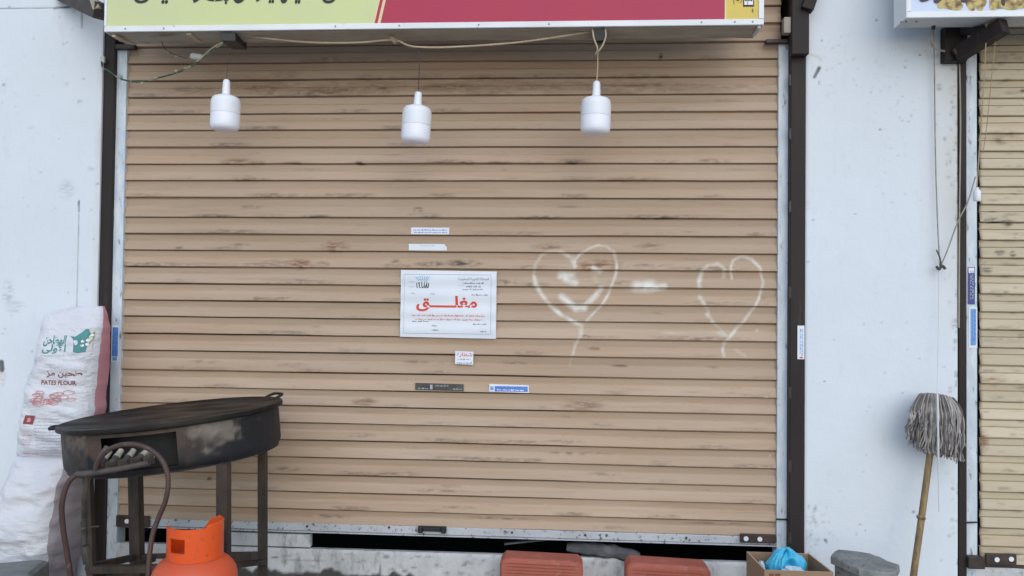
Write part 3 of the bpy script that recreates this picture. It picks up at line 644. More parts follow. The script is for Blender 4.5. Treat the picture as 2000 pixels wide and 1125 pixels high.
# ================================================================== SIGNBOARDS
YF, YB = -.38, -.25
sg = thing('signboard', 'long shop signboard, pale green at left and crimson at right, over the main shutter', 'sign', (0, YB, 2.55))
A = at(203, 62, YF); B = at(1492, 48, YF)
zb = (A.z+B.z)/2; sx0, sx1 = A.x, B.x; zt = zb+.62
tl = (B.z-A.z)/(sx1-sx0)
def sp(px, py, Y): return at(px, py, Y)
b = MB(); b.box(sx0+.004, sx1-.004, YF+.012, YB, zb+.004, zt, 0); obj('sign_box', b, M_UNDER, sg)
# jagged, peeled underside sheet
b = MB(); n = 120; vv = []; ff = []
for k in range(n+1):
    x = sx0+.01+(sx1-sx0-.02)*k/n; e = YB+.02+.014*noise.noise(Vector((x*9, 3, 1)))+.010*noise.noise(Vector((x*31, 5, 2))); z = zb-.002
    vv += [(x, YF+.016, z), (x, e, z-.001+.004*noise.noise(Vector((x*5, 8, 1)))), (x, YF+.016, z+.003), (x, e, z+.003)]
for k in range(n):
    o = 4*k; ff += [(o, o+1, o+5, o+4), (o+2, o+6, o+7, o+3), (o+1, o+3, o+7, o+5), (o, o+4, o+6, o+2)]
b.add(vv, ff); obj('underside_sheet', b, M_UNDER, sg)
fr = .024
b = MB(); b.box(sx0, sx1, YF, YF+.012, zb, zb+fr, .003); b.box(sx0, sx0+fr*.42, YF, YF+.012, zb+fr+.001, zt); b.box(sx1-fr*.8, sx1, YF, YF+.012, zb+fr+.001, zt)
b.box(sx0, sx0+.003, YF+.013, YB, zb, zt); b.box(sx1-.003, sx1, YF+.013, YB, zb, zt); obj('sign_frame', b, M_WHITEFRAME, sg)
for px in (245, 320, 655, 780, 935, 1072, 1370, 1435, 1470):
    b = MB(); c = Vector((at(px, 55, YF).x, YF, zb+.012)); b.tube([c+Vector((0, .001, 0)), c-Vector((0, .002, 0))], .0035, 8, 1); obj('screw', b, M_GREY_INK, sg)
def vin(name, m, p0b, p1b, p0t, p1t, yy, z_1=None):
    """strip of vinyl from the frame up, slanted: bottom and top photo x's"""
    z0 = zb+fr-.001; z1 = z_1 or zt
    xa = lambda p, z: at(p, 25, YF).x
    b = MB(); b.poly([(xa(p0b, 0), yy, z0), (xa(p1b, 0), yy, z0), (xa(p1t, 0), yy, z1), (xa(p0t, 0), yy, z1)], .0025); return obj(name, b, m, sg)
SL = 62                                      # slant of the coloured bands over the sign's full height, in photo px
vin('green_panel', M_GREEN, 207, 727, 207, 727+SL, YF+.005); vin('cream_band', M_CREAM, 727, 731, 727+SL, 731+SL, YF+.0048); vin('red_band', M_RED, 731, 737, 731+SL, 737+SL, YF+.0049); vin('cream_band', M_CREAM, 737, 742.5, 737+SL, 742.5+SL, YF+.0047)
vin('red_panel', M_RED, 742.5, 1417, 742.5+SL, 1417, YF+.005); vin('yellow_panel', M_YEL, 1419, 1483, 1419, 1483, YF+.005); vin('cream_band', M_CREAM, 1416, 1419, 1416, 1419, YF+.0048)
b = MB()                                     # only the feet of the black lettering come into the picture
for px, gl, w_, bot in ((259, 'ﻦ', 34, 4), (305, 'ﻲ', 34, 5), (375, 'ﺮ', 26, 3), (398, 'ﻚ', 44, 0), (425, 'ﭗ', 34, 6), (452, 'ﻰ', 26, 4), (498, 'ﺮ', 22, 1), (516, 'ﻲ', 28, 4), (545, 'ﺲ', 30, 4), (572, 'ﻴ', 16, 5), (627, 'ﻦ', 30, 4)):
    x0 = at(px, 5, YF).x; z0 = at(px, bot+2, YF).z
    b = MB(); put_text(b, gl, x0, x0+w_/400, z0, z0+.085, YF+.0030, .012, 0, .12); obj('letter', b, M_INK, sg)
b = MB(); c0 = rect(1452, -10, 1473, 12, YF); b.box(c0[0], c0[1], YF+.0028, YF+.0045, c0[2], c0[3]+.03, .004); ic = obj('number_icon', b, M_INK, sg)
b = MB(); c1 = rect(1454, -10, 1471, 9, YF); xm = c1[0]+(c1[1]-c1[0])*.35; b.box(c1[0], xm-.001, YF+.002, YF+.0027, c1[2], c1[3]); b.box(xm+.001, c1[1], YF+.002, YF+.0027, c1[2], c1[3]); obj('icon_face', b, M_WINK, sg)
b = MB()
for q in (1455, 1461, 1466): pbox(b, q, -8, q+3.4, 2, YF+.0012, YF+.0018)
obj('icon_figures', b, M_NAVY, sg)
b = MB(); x0, x1, z0, z1 = rect(1433, -12, 1450, 8, YF); put_text(b, arabic('رقم'), x0, x1, z0, z1, YF+.0028, .01); obj('small_lettering', b, M_BROWNINK, sg)
b = MB(); pbox(b, 1469, 17, 1471.5, 24, YF+.0028, YF+.004); obj('small_mark', b, M_BROWNINK, sg)
# steel stubs and the beam that carry it
b = MB(); b.bar(at(445, 66, -0.365), at(468, 84, -0.200), .062, .055); obj('bracket', b, M_BLACK, sg)
b = MB(); b.bar(at(1170, 64, -0.360), at(1171, 73, -0.230), .05, .06); b.bar(at(1171, 66, -0.330), at(1171, 84, -0.320), .035, .03, (0, 1, 0)); obj('bracket', b, M_BLACK, sg)
b = MB(); b.bar(at(120, -14, -.07), at(196, 22, -0.320), .05, .07); obj('bracket', b, M_DARKSTEEL, sg)
b = MB(); b.bar(at(182, -6, -0.330), at(190, 18, -0.330), .03, .02, (0, 1, 0)); obj('bracket_plate', b, M_UNDER, sg)
b = MB(); b.bar(at(1483, 52, -0.370), at(1472, 68, -0.270), .012, .012); obj('corner_strip', b, M_UNDERW, sg)
b = MB(); b.bar(at(222, 70, -0.370), at(262, 86, -0.220), .014, .008); obj('batten', b, M_CABLE, sg)
b = MB(); b.bar(at(368, 66, -0.360), at(392, 82, -0.240), .022, .006); obj('batten', b, M_CABLE, sg)

Yf2, Yb2 = -.31, -.18
sg2 = thing('signboard', 'white framed signboard with a printed heap of food, top right corner', 'sign', (3, Yb2, 2.6))
c = at(1773, 34, Yf2); zb2 = c.z; xa2 = c.x
b = MB(); b.box(xa2, 4.7, Yf2+.012, Yb2, zb2+.002, zb2+.6); obj('sign_box', b, M_UNDERW, sg2)
b = MB(); b.box(xa2-.002, 4.7, Yf2, Yf2+.012, zb2-.001, zb2+.024, .003); b.box(xa2-.002, xa2+.014, Yf2, Yf2+.012, zb2+.025, zb2+.6); b.box(xa2-.005, xa2-.001, Yf2+.001, Yb2-.002, zb2, zb2+.6); obj('sign_frame', b, M_WHITEFRAME, sg2)
b = MB(); b.box(xa2+.014, 4.68, Yf2+.004, Yf2+.010, zb2+.024, zb2+.6); obj('picture_panel', b, M_PALEBLUE, sg2)
b = MB(); rr = random.Random(4)
def blob_poly(px, py, rx, ry, Y, mi):
    pts = []; n = 14; ph = rr.uniform(0, 6)
    for k in range(n):
        a = -2*PI*k/n; q = 1+.16*math.sin(3*a+ph)+rr.uniform(-.08, .08); pts.append(at(px+rx*q*math.cos(a), py+ry*q*math.sin(a), Y))
    b.poly(pts[::-1], .0008, mi)
k = 0
for px, py, rx, ry in ((1842, 8, 14, 9), (1862, 10, 20, 11), (1848, -6, 24, 10), (1872, -4, 20, 12), (1890, -8, 18, 10), (1898, 8, 10, 13), (1915, 6, 12, 15), (1906, -8, 22, 10), (1944, 8, 14, 12), (1965, 4, 20, 15), (1980, 10, 20, 9), (2000, 6, 22, 12), (1950, -10, 30, 10), (2020, 0, 30, 16), (2050, 4, 30, 16)):
    blob_poly(px, py, rx, ry, Yf2+.0035-.00012*k, 0); k += 1
for px, py, rx, ry in ((1806, -4, 11, 7), (1832, -4, 9, 9), (1884, -2, 6, 7), (1960, 2, 4, 9)): blob_poly(px, py, rx, ry, Yf2+.0015-.0001*k, 1); k += .5
obj('food_print', b, [M_FOOD, M_PURPLE], sg2)
for px, py in ((1780, 36), (1800, 35), (1770, 50)):
    b = MB(); cc = at(px, py, Yf2); cc.z = zb2-.0; b.tube([Vector((cc.x, Yf2+.05, zb2+.001)), Vector((cc.x, Yf2+.05, zb2-.003))], .004, 8, 1); obj('screw', b, M_GREY_INK, sg2)
b = MB(); pbox(b, 1846, 50, 1890, 119, -.105, -.056, .005); obj('wall_plate', b, M_BROWN, sg2)
b = MB(); b.bar(at(1872, 106, -.11), at(1962, 50, -.29), .05, .06); b.bar(at(1880, 62, -.11), at(1925, 58, -.22), .03, .03); obj('bracket_arm', b, M_BROWN, sg2)
b = MB()
for q in (0, 9, 18): b.bar(at(1862+q, 96, -.125), at(1872+q, 110, -.125), .012, .012, (0, 1, 0))
obj('weld_bead', b, M_DARKSTEEL, sg2)

# ================================================================== BULBS AND CABLES
YL = -.32
labs = ('white pendant light bulb on the left, below the green part of the sign', 'white pendant light bulb in the middle, hanging lowest of the three', 'white pendant light bulb on the right, hung from the looped cable and black bracket')
for (px, pt, p1, p2, wd, topc, lab, tilt) in ((441.5, 155, 187, 257, 58, 95, labs[0], .02), (815.5, 179, 207, 282, 58, 92, labs[1], .05), (1164.5, 158, 190, 264, 59, 104, labs[2], .02)):
    base = at(px, p2, YL); top = at(px, p1, YL); nk = at(px, pt, YL); r = wd/2*(3.69+YL)/F*1.0; hh = top.z-base.z
    t = thing('pendant_bulb', lab, 'light bulb', base, 'bulbs hanging from the sign')
    Mt = Matrix.Rotation(tilt, 3, 'Y'); c = (top.x, YL, top.z)
    def L(prof): return [(rr_2, z) for rr_2, z in prof]
    b = MB(); b.lathe([(r*.30, .006), (r*.52, 0.0), (r*.80, -.006), (r*.93, -.014), (r*.985, -.026), (r, -.040), (r, -hh*.505), (r*.975, -hh*.51), (r*.975, -hh*.52)], c, 40, Mt); obj('bulb_housing', b, M_BULB, t, True)
    b = MB(); b.lathe([(r*.99, -hh*.521), (r*.992, -hh*.70), (r*.985, -hh*.84), (r*.93, -hh*.91), (r*.78, -hh*.965), (r*.5, -hh*.99), (r*.1, -hh)], c, 40, Mt); obj('diffuser', b, M_DIFF, t, True)
    hn = nk.z-top.z
    b = MB(); b.lathe([(r*.27, .004), (r*.27, hn*.45), (r*.25, hn*.5), (r*.25, hn*.8), (r*.21, hn*.93), (r*.1, hn)], c, 20, Mt); obj('socket', b, M_BULB, t, True)
    b = MB(); p0 = Vector(c)+Mt @ Vector((0, 0, hn*.97)); q = at(px+(3 if px > 600 else 2), topc, YL); b.tube([p0, (p0+q)/2+Vector((.002, 0, 0)), q], .0022 if px > 600 else .0010, 6, 3); obj('flex', b, M_CABLE if px > 900 else M_CABLED if px < 600 else M_HOSE, t)
b = MB(); b.tube([at(470, 68, -0.300), at(530, 76, -0.320), at(610, 83, -0.320), at(700, 83, -0.315), at(768, 78, -0.310), at(795, 88, -0.320), at(820, 92, -0.330), at(880, 92, -0.330), at(1000, 84, -0.330), at(1090, 72, -0.330), at(1152, 62, -0.320)], .0042, 8, 5)
b.tube([at(1157, 55, -0.355), at(1160, 75, -0.365), at(1167, 95, -0.350), at(1163, 106, -0.330), at(1175, 92, -0.355), at(1183, 72, -0.365), at(1182, 55, -0.360)], .0036, 8, 5)
b.tube([at(764, 72, -0.300), at(772, 82, -0.315)], .010, 8, 1)
tag(obj('power_cable', b, M_CABLE, None, True), 'beige power cable strung along under the sign between the bulbs', 'cable')
t = thing('wire_run', 'thin twisted green and white wire sagging from the left wall to the black bracket', 'wire', at(240, 150, -.1))
b = MB(); b.tube([at(199, 118, -.068), at(200, 132, -.09), at(212, 138, -.09), at(228, 150, -.08), at(246, 157, -.08), at(275, 160, -.12), at(310, 152, -.17), at(350, 140, -.26), at(385, 122, -0.230), at(415, 98, -0.290), at(438, 84, -0.330)], .0040, 6, 4); obj('strand', b, M_CABLEG, t)
b = MB(); b.tube([at(385, 120, -0.232), at(395, 112, -0.250), at(412, 96, -0.285), at(440, 80, -0.330)], .0042, 6, 4); obj('strand', b, M_CABLE, t)
b = MB(); b.tube([at(315, 78, -0.260), at(322, 95, -0.240), at(340, 106, -0.230), at(365, 114, -0.230)], .0018, 6, 4); obj('strand', b, M_CABLED, t)
for px, py in ((329, 102), (345, 110), (278, 163), (305, 152), (344, 139), (362, 134)): b = MB(); b.tube([at(px-2.5, py, -.2), at(px+2.5, py-1, -.2)], .005, 6, 1); obj('tape_wrap', b, M_CABLE, t)
b = MB(); c = at(385, 111, -0.230); Mx = Matrix.Translation(c) @ Matrix.Rotation(.14, 4, 'Y'); b.box(-.030, .030, -.012, .012, -.013, .013, .016, Mx); obj('connector', b, M_UNDERW, t)
b = MB(); pbox(b, 195, 109, 203, 122, -.075, -.06, .004); obj('wall_clip', b, M_UNDERW, t)

# string, knot and cords on the pier
t = thing('hanging_string', 'grey string with a knot hanging down the white pier and over the mop', 'string', at(1834, 520, -.1))
b = MB(); b.tube([at(1823, 58, -.12), at(1825, 130, -.085), at(1827, 300, -.08), at(1831, 430, -.085), at(1834, 490, -.09), at(1836, 522, -.09)], .0026, 6, 4); obj('strand', b, M_STRING, t)
b = MB(); b.tube([at(1836, 522, -.09), at(1850, 490, -.10), at(1870, 435, -.11), at(1890, 395, -.12), at(1905, 345, -.12)], .0028, 6, 4); obj('strand', b, M_STRING, t)
b = MB(); b.tube([at(1829, 488, -.09), at(1837, 508, -.092), at(1836, 522, -.094)], .003, 6, 4); b.tube([at(1829, 520, -.094), at(1834, 526, -.10), at(1840, 519, -.10), at(1846, 525, -.097)], .006, 8, 4); obj('knot', b, M_CABLED, t)
b = MB(); b.tube([at(1834, 528, -.09), at(1833, 640, -.10), at(1831, 745, -.16), at(1831, 780, -.235), at(1831, 850, -.24)], .0019, 6, 4); b.tube([at(1831, 770, -.226), at(1831.5, 800, -.243), at(1832, 850, -.243), at(1832.5, 900, -.225)], .0042, 6, 4); b.tube([at(1832, 898, -.225), at(1833, 960, -.2), at(1834, 1000, -.18)], .0016, 6, 3); obj('tail', b, M_STRINGW, t)
t = thing('pull_cord', 'tan cord with a small white pull hanging beside the ochre shutter', 'cord', at(1908, 380, -.12))
b = MB(); b.tube([at(1927, 46, -.25), at(1924, 120, -.22), at(1918, 220, -.18), at(1912, 300, -.15), at(1908, 368, -.12)], .0024, 6, 4); obj('cord', b, M_STRINGB, t)
b = MB(); b.tube([at(1945, 76, -.24), at(1936, 160, -.18), at(1928, 240, -.12), at(1920, 300, -.08)], .0016, 6, 4); obj('cord', b, M_STRINGB, t)
b = MB(); c = at(1908.5, 393, -.12); b.lathe([(.013, 0), (.015, .003), (.015, .040), (.012, .046), (.007, .050), (.006, .058)], c, 14); obj('pull_knob', b, M_BULB, t, True)
t = thing('cable_loop', 'short grey cable loop coming out of the underside of the right sign', 'cable', at(1825, 80, -.2))
b = MB(); b.tube([at(1823, 50, -.20), at(1819, 66, -.17), at(1818, 82, -.14), at(1826, 95, -.12), at(1845, 100, -.108)], .0042, 6, 5); obj('cable', b, M_STRING, t)
b = MB(); b.tube([at(1823.5, 49, -.20), at(1822.5, 57, -.19)], .008, 8, 1); obj('grommet', b, M_BLACK, t)

# ================================================================== PAPERS AND STICKERS
def paper(name, label, cat, px0, py0, px1, py1, mat, y=-.0175, th=.0012, tilt=0.0, wav=.0, group=None, corner=None):
    x0, x1, z0, z1 = rect(px0, py0, px1, py1, y); nx, nz = max(2, int((x1-x0)/.01)), max(2, int((z1-z0)/.01))
    t = thing(name, label, cat, ((x0+x1)/2, y, z0), group)
    vv = []; ff = []
    P = lambda X, Z: y-th-wav*(.5+.5*math.sin((Z-.016)*2*PI/.0775+.4))*0.6-wav*.6*noise.noise(Vector((X*6, Z*6, 1)))
    for side in (0, 1):
        for j in range(nz+1):
            for i in range(nx+1):
                X = x0+(x1-x0)*i/nx; Z = z0+(z1-z0)*j/nz+tilt*(X-x0)
                if corner and i == nx and j == nz: X -= corner; Z -= corner*.6
                vv.append((X, P(X, Z)+side*th, Z))
    n = (nx+1)*(nz+1)
    for j in range(nz):
        for i in range(nx):
            a = j*(nx+1)+i; ff.append((a, a+1, a+nx+2, a+nx+1)); ff.append((a+n, a+nx+1+n, a+nx+2+n, a+1+n))
    rim = [i for i in range(nx+1)]+[j*(nx+1)+nx for j in range(1, nz+1)]+[nz*(nx+1)+i for i in range(nx-1, -1, -1)]+[j*(nx+1) for j in range(nz-1, 0, -1)]
    for a, c in zip(rim, rim[1:]+rim[:1]): ff.append((a, a+n, c+n, c))
    b = MB(); b.add(vv, ff); obj('sheet', b, mat, t)
    lay = lambda X, Z: P(X, Z)-.0007
    def R(u0, v0, u1, v1): return x0+(x1-x0)*u0, x0+(x1-x0)*u1, z0+(z1-z0)*(1-v1)+tilt*(x1-x0)*(u0+u1)/2, z0+(z1-z0)*(1-v0)+tilt*(x1-x0)*(u0+u1)/2
    return t, R, lay
def flatrect(mb, r, lay, mi=0, n=12):
    x0, x1, z0, z1 = r; lx = max(1, int((x1-x0)/.01)); lz = max(1, int((z1-z0)/.01)); v = []; f = []
    for j in range(lz+1):
        for i in range(lx+1): X = x0+(x1-x0)*i/lx; Z = z0+(z1-z0)*j/lz; v.append((X, lay(X, Z), Z))
    for j in range(lz):
        for i in range(lx): a = j*(lx+1)+i; f.append((a, a+1, a+lx+2, a+lx+1))
    mb.add(v, f, mi)
def tiny(mb, r, lay, rnd, mi=0):
    x0, x1, z0, z1 = r; m = MB(); scribble_lines(m, x0, x1, z0, z1-z0, 0, 0, rnd); mb.add([(a, lay(a, c), c) for a, _, c in m.v], m.f, mi)

t, R, lay = paper('closure_notice', 'large white closure notice with big red Arabic lettering on the beige shutter', 'notice', 782.5, 528, 969.5, 659, M_WHITE, -.0170, .0012, -.008, .006)
b = MB(); put_text(b, arabic('مغلـــــق'), *R(.165, .375, .80, .61), 0, .032, place=lay); obj('headline', b, M_REDINK, t)
b = MB()
for r in (R(.04, .055, .945, .062), R(.035, .935, .945, .942), R(.036, .06, .0395, .935), R(.941, .06, .945, .935)): flatrect(b, r, lay)
obj('border_line', b, M_FAINT, t)
rnd = random.Random(2); b = MB()
put_text(b, arabic('المملكة العربية السعودية'), *R(.60, .095, .92, .145), 0, .01, place=lay)
for r in (R(.65, .165, .87, .188), R(.68, .215, .84, .238), R(.65, .258, .86, .28), R(.74, .338, .91, .36), R(.12, .335, .15, .352), R(.315, .335, .36, .355), R(.125, .745, .31, .768), R(.755, .775, .91, .797), R(.33, .81, .39, .83), R(.33, .875, .40, .895), R(.835, .878, .905, .90)): tiny(b, r, lay, rnd)
obj('small_print', b, M_GREY_INK, t)
b = MB()
for r in (R(.09, .165, .145, .18), R(.09, .235, .145, .25)): tiny(b, r, lay, rnd)
obj('faint_print', b, M_FAINT, t)
b = MB()
for r in (R(.12, .655, .90, .678), R(.155, .71, .855, .735)): tiny(b, r, lay, rnd)
obj('red_print', b, M_REDFAINT, t)
b = MB(); x0, x1, z0, z1 = R(.165, .14, .295, .27)
for k in range(5):                           # emblem: dark looped figures below a fan of blue towers
    cx = x0+(x1-x0)*(k+.5)/5; P_ = [Vector((cx+.0042*math.cos(a), lay(cx, z0), z0+.018+.016*math.sin(a))) for a in [i*PI/6+.5*k for i in range(10)]]
    b.tube(P_, .0018, 5, 2)
obj('emblem_figures', b, M_INK, t)
b = MB()
for k in range(7):
    a = (k-3)*.26; cx = (x0+x1)/2+.006*(k-3); b.tube([Vector((cx, lay(cx, z1), z1-.004)), Vector((cx+.02*math.sin(a), lay(cx, z1), z1+.018*math.cos(a)))], .0016, 5, 1)
obj('emblem_crown', b, M_BLUEINK, t)

t, R, lay = paper('paper_sticker', 'narrow white paper sticker with two lines of blue print, highest on the beige shutter', 'sticker', 803, 444.5, 877.5, 457.5, M_WHITE, -.0165)
b = MB(); tiny(b, R(.06, .25, .94, .42), lay, rnd); tiny(b, R(.08, .62, .95, .78), lay, rnd); obj('print', b, M_BLUE, t)
t, R, lay = paper('paper_sticker', 'blank white paper strip with a torn corner, above the closure notice', 'sticker', 798.5, 476.5, 873, 489, M_WHITE, -.0165, corner=.0085)
b = MB(); tiny(b, R(.3, .2, .7, .32), lay, rnd); obj('print', b, M_FAINT, t)
t, R, lay = paper('paper_sticker', 'small squarish white sticker with red Arabic heading, below the closure notice', 'sticker', 889, 685.5, 924.5, 711, M_WHITE, -.0170, tilt=-.03, wav=.002)
b = MB(); put_text(b, arabic('شطارة'), *R(.1, .10, .95, .46), 0, .012, place=lay); obj('headline', b, M_REDINK, t)
b = MB(); tiny(b, R(.15, .56, .85, .64), lay, rnd); tiny(b, R(.08, .80, .92, .92), lay, rnd); obj('print', b, M_GREY_INK, t)
t, R, lay = paper('metal_label', 'long charcoal sticker with worn pale print on the beige shutter', 'sticker', 811, 748.5, 905.5, 762, M_BLACKSTK, -.0165, tilt=-.012)
b = MB(); tiny(b, R(.05, .66, .28, .82), lay, rnd); tiny(b, R(.78, .62, .98, .78), lay, rnd); tiny(b, R(.42, .2, .7, .36), lay, rnd); flatrect(b, R(.31, .2, .36, .85), lay); obj('print', b, M_FAINT, t)
t, R, lay = paper('blue_sticker', 'bright blue sticker with white border lying flat on the beige shutter', 'sticker', 955.5, 750.5, 1033, 765.5, M_WHITE, -.0165, tilt=-.016)
b = MB(); flatrect(b, R(.14, .22, .97, .90), lay); obj('blue_field', b, M_BLUE, t)
lay2 = lambda X, Z, l=lay: l(X, Z)-.0006
b = MB(); tiny(b, R(.2, .55, .9, .75), lay2, rnd); obj('print', b, M_WINK, t)
b = MB(); flatrect(b, R(.03, .3, .11, .8), lay); obj('logo', b, M_LBLUE, t)
def upright_sticker(label, px0, py0, px1, py1, base, field, fr0, printm, y, logo=None, nm='rail_sticker'):
    t, R, lay = paper(nm, label, 'sticker', px0, py0, px1, py1, base, y)
    if field is not None: b = MB(); flatrect(b, R(*fr0), lay); obj('colour_field', b, field, t)
    lay2 = lambda X, Z, l=lay: l(X, Z)-.0006
    b = MB(); rn = random.Random(px0)
    for u in (.34, .62):
        z = .10
        while z < .84:
            d = rn.uniform(.05, .13)
            for s_ in range(3): flatrect(b, R(u, z+d*s_/3, u+rn.choice((.10, .18)), z+d*(s_+.8)/3), lay2)
            z += d+.025
    obj('print', b, printm, t)
    if logo is not None: b = MB(); flatrect(b, R(*logo[0]), lay); obj('logo', b, logo[1], t)
upright_sticker('upright blue sticker on the left guide rail, right of the printed sack', 218, 635, 232.5, 707, M_WHITE, M_BLUE, (.12, .06, .88, .84), M_LBLUE, -.0245, ((.2, .87, .8, .96), M_LBLUE))
upright_sticker('upright white sticker on the right brown post', 1557.5, 636, 1571, 701.5, M_WHITE, None, None, M_LBLUE, -.0675, ((.3, .93, .75, .97), M_REDINK))
upright_sticker('dark blue upright sticker on the right guide rail, just above a brighter one', 1890, 521.5, 1904, 594.5, M_DBLUE, M_WHITE, (.1, .02, .9, .16), M_FAINT, -.0245)
upright_sticker('bright blue upright sticker with white edge, just below the dark blue one', 1892, 600, 1908.5, 680, M_WHITE, M_LBLUE, (.2, .04, .85, .93), M_BLUE, -.0245)

# ================================================================== SACKS
def sack(name, label, rows, Yc, T, mats, seed, amp, gus, lay_front=True, seams=()):
    """rows: (py, px left, px right) top to bottom"""
    rows = [(at((a+c)/2, p, Yc-T).z, at(a, p, Yc-T*.35).x, at(c, p, Yc).x, tt) for p, a, c, tt in rows]
    rows.sort(); Zs = np.array([r[0] for r in rows]); Ls = np.array([r[1] for r in rows]); Rs = np.array([r[2] for r in rows]); Ts = np.array([r[3] for r in rows])
    def D(x, z):
        v = Vector((x*5+seed, z*11, seed)); q = noise.noise(v)*.45+.5*(.35-abs(noise.noise(Vector((x*4+z*3, z*13-x*4, seed+2)))))+noise.noise(Vector((x*9, z*26+x*9, seed+4)))*.32+(.5-abs(noise.noise(Vector((x*6+z*5, z*15, seed+9)))))*.5+noise.noise(Vector((x*30+z*14, z*40, seed)))*.10
        for zs_, wd in seams: q += -1.6*math.exp(-((z-zs_)/wd)**2)
        return amp*q
    def sec(z):
        l = float(np.interp(z, Zs, Ls)); r = float(np.interp(z, Zs, Rs)); tt = float(np.interp(z, Zs, Ts)); return l, r, tt
    def front(x, z):
        l, r, tt = sec(z); xc = (l+r)/2; hw = (r-l)/2; u = min(1, abs(x-xc)/hw); c = u**(1/.62); s_ = math.sqrt(max(0, 1-c*c)); return Yc-T*tt*s_**.75-D(x, z)*min(1, s_*1.6)
    nu = 132; nz = 110; vv = []; ff = []; mi = []
    for j in range(nz+1):
        z = Zs[0]+(Zs[-1]-Zs[0])*j/nz; l, r, tt = sec(z); xc = (l+r)/2; hw = (r-l)/2
        for k in range(nu):
            a = 2*PI*k/nu; ca, sa = math.cos(a), math.sin(a)
            x = xc+hw*math.copysign(abs(ca)**.62, ca); s_ = abs(sa)
            y = Yc-T*tt*s_**.75-D(x, z)*min(1, s_*1.6) if sa > 0 else Yc+T*.8*tt*s_**.75
            x += .006*noise.noise(Vector((z*22, seed, ca*2)))*(1 if s_ < .6 else 0)
            vv.append((x, y, z))
    for j in range(nz):
        for k in range(nu):
            k2 = (k+1) % nu; a = 2*PI*(k+.5)/nu
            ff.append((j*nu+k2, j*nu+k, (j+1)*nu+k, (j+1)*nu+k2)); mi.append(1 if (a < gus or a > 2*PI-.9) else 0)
    ff.append(tuple(range(nu))); mi.append(0); ff.append(tuple(reversed(range(nz*nu, nz*nu+nu)))); mi.append(0)
    t = thing(name, label, 'sack', ((Ls[0]+Rs[0])/2, Yc, Zs[0]))
    b = MB(); b.add(vv, ff); b.mi = mi; obj('sack_body', b, mats, t, True)
    return t, (lambda x, z: front(x, z)-.0022), D
YS = -.19
z_seam = at(80, 908, YS-.12).z
up_rows = [(598, 150, 204, .12), (606, 104, 206, .3), (616, 82, 208, .45), (640, 79, 210, .7), (680, 74, 208, .9), (714, 71, 205, 1), (737, 58, 203, 1), (763, 53, 200, 1), (795, 47, 199, 1), (841, 40, 196, 1), (880, 33, 192, .9), (897, 28, 188, .65), (906, 24, 186, .35)]
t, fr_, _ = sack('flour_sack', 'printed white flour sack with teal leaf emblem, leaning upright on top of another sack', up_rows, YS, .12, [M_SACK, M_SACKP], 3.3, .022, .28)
def on(px, py): return at(px, py, YS-.12)
def printed(name, m, items, bold=.02):
    for s_, a, p0, c, p1 in items:
        b = MB(); q0, q1 = on(a, (p0+p1)/2), on(c, (p0+p1)/2); z1, z0 = on((a+c)/2, p0).z, on((a+c)/2, p1).z
        put_text(b, s_, q0.x, q1.x, z0, z1, 0, bold, place=fr_); obj(name, b, m, t)
printed('lettering', M_INK if False else M_TEAL, [(arabic('المطاحن'), 81, 655, 125, 677), (arabic('الأولى'), 81, 670, 127, 691)], .03)
printed('lettering', M_MAROON, [(arabic('طحين مز'), 90, 723, 157, 738), ('PATES FLOUR', 80, 743, 147, 752)], .02)
def surf_poly(b, pts, off=0):
    b.add([(p.x, fr_(p.x, p.z)-off, p.z) for p in [on(a, c) for a, c in pts]], [tuple(range(len(pts)))[::-1]])
b = MB(); surf_poly(b, [(131, 657), (140, 658), (150, 650), (158, 643), (163, 643), (165, 655), (163, 672), (161, 688), (150, 690), (142, 688), (141, 672), (138, 663)]); obj('leaf_emblem', b, M_TEAL, t)
b = MB(); surf_poly(b, [(163, 645), (165, 652), (172, 648), (171, 662), (166, 672), (161, 679), (152, 676), (151, 660), (157, 648)], .0006); obj('ear_field', b, M_LEAF, t)
b = MB()
for a, c in ((159.5, 650), (155, 659), (163, 657.5), (155.5, 667), (163, 665), (155.5, 675), (162.5, 673), (168, 655)):
    surf_poly(b, [(a+3*math.cos(k*PI/4)*(.8 if k % 2 else 1), c+3.1*math.sin(k*PI/4)) for k in range(8)], .0012)
obj('wheat_ear', b, M_WINK, t)
b = MB(); rnd = random.Random(12)          # line drawing of loaves
for k in range(26):
    a = rnd.uniform(70, 140); c = 782+rnd.uniform(-13, 10)-(abs(a-105)*.12); L_ = rnd.uniform(5, 12); P_ = []
    for q in range(6):
        xx = a+L_*math.cos(q*1.2); zz = c+L_*.42*math.sin(q*1.2); p = on(xx, zz); P_.append(Vector((p.x, fr_(p.x, p.z), p.z)))
    b.tube(P_, .0013, 4, 2)
obj('bread_drawing', b, M_PINKINK, t)
b = MB(); surf_poly(b, [(48, 811), (68, 812), (66, 829), (45, 828)]); obj('red_badge', b, M_REDFAINT if False else M_MAROON, t)
b = MB(); surf_poly(b, [(55, 816), (62, 816), (60, 824), (53, 824)], .0007); obj('badge_mark', b, M_PINKINK, t)
b = MB()
def small_lines(b, a0, c0, py, h):
    p0, p1 = on(a0, py), on(c0, py); m = MB(); hh_ = h*.0019; scribble_lines(m, p0.x, p1.x, p0.z, hh_, 0, 0, rnd); b.add([(x, fr_(x, z), z) for x, _, z in m.v], m.f)
small_lines(b, 80, 127, 695, 2.2)
for k in range(13): small_lines(b, 68, 126 if k > 1 else 118, 818+k*6.2, 1.9)
obj('small_print', b, M_FAINT, t)
b = MB()
for k in range(4): small_lines(b, 42-k*1.5, 62-k*1, 842+k*9, 2)
small_lines(b, 34, 66, 889, 4.2); obj('red_print', b, M_PINKINK, t)
b = MB(); P_ = []
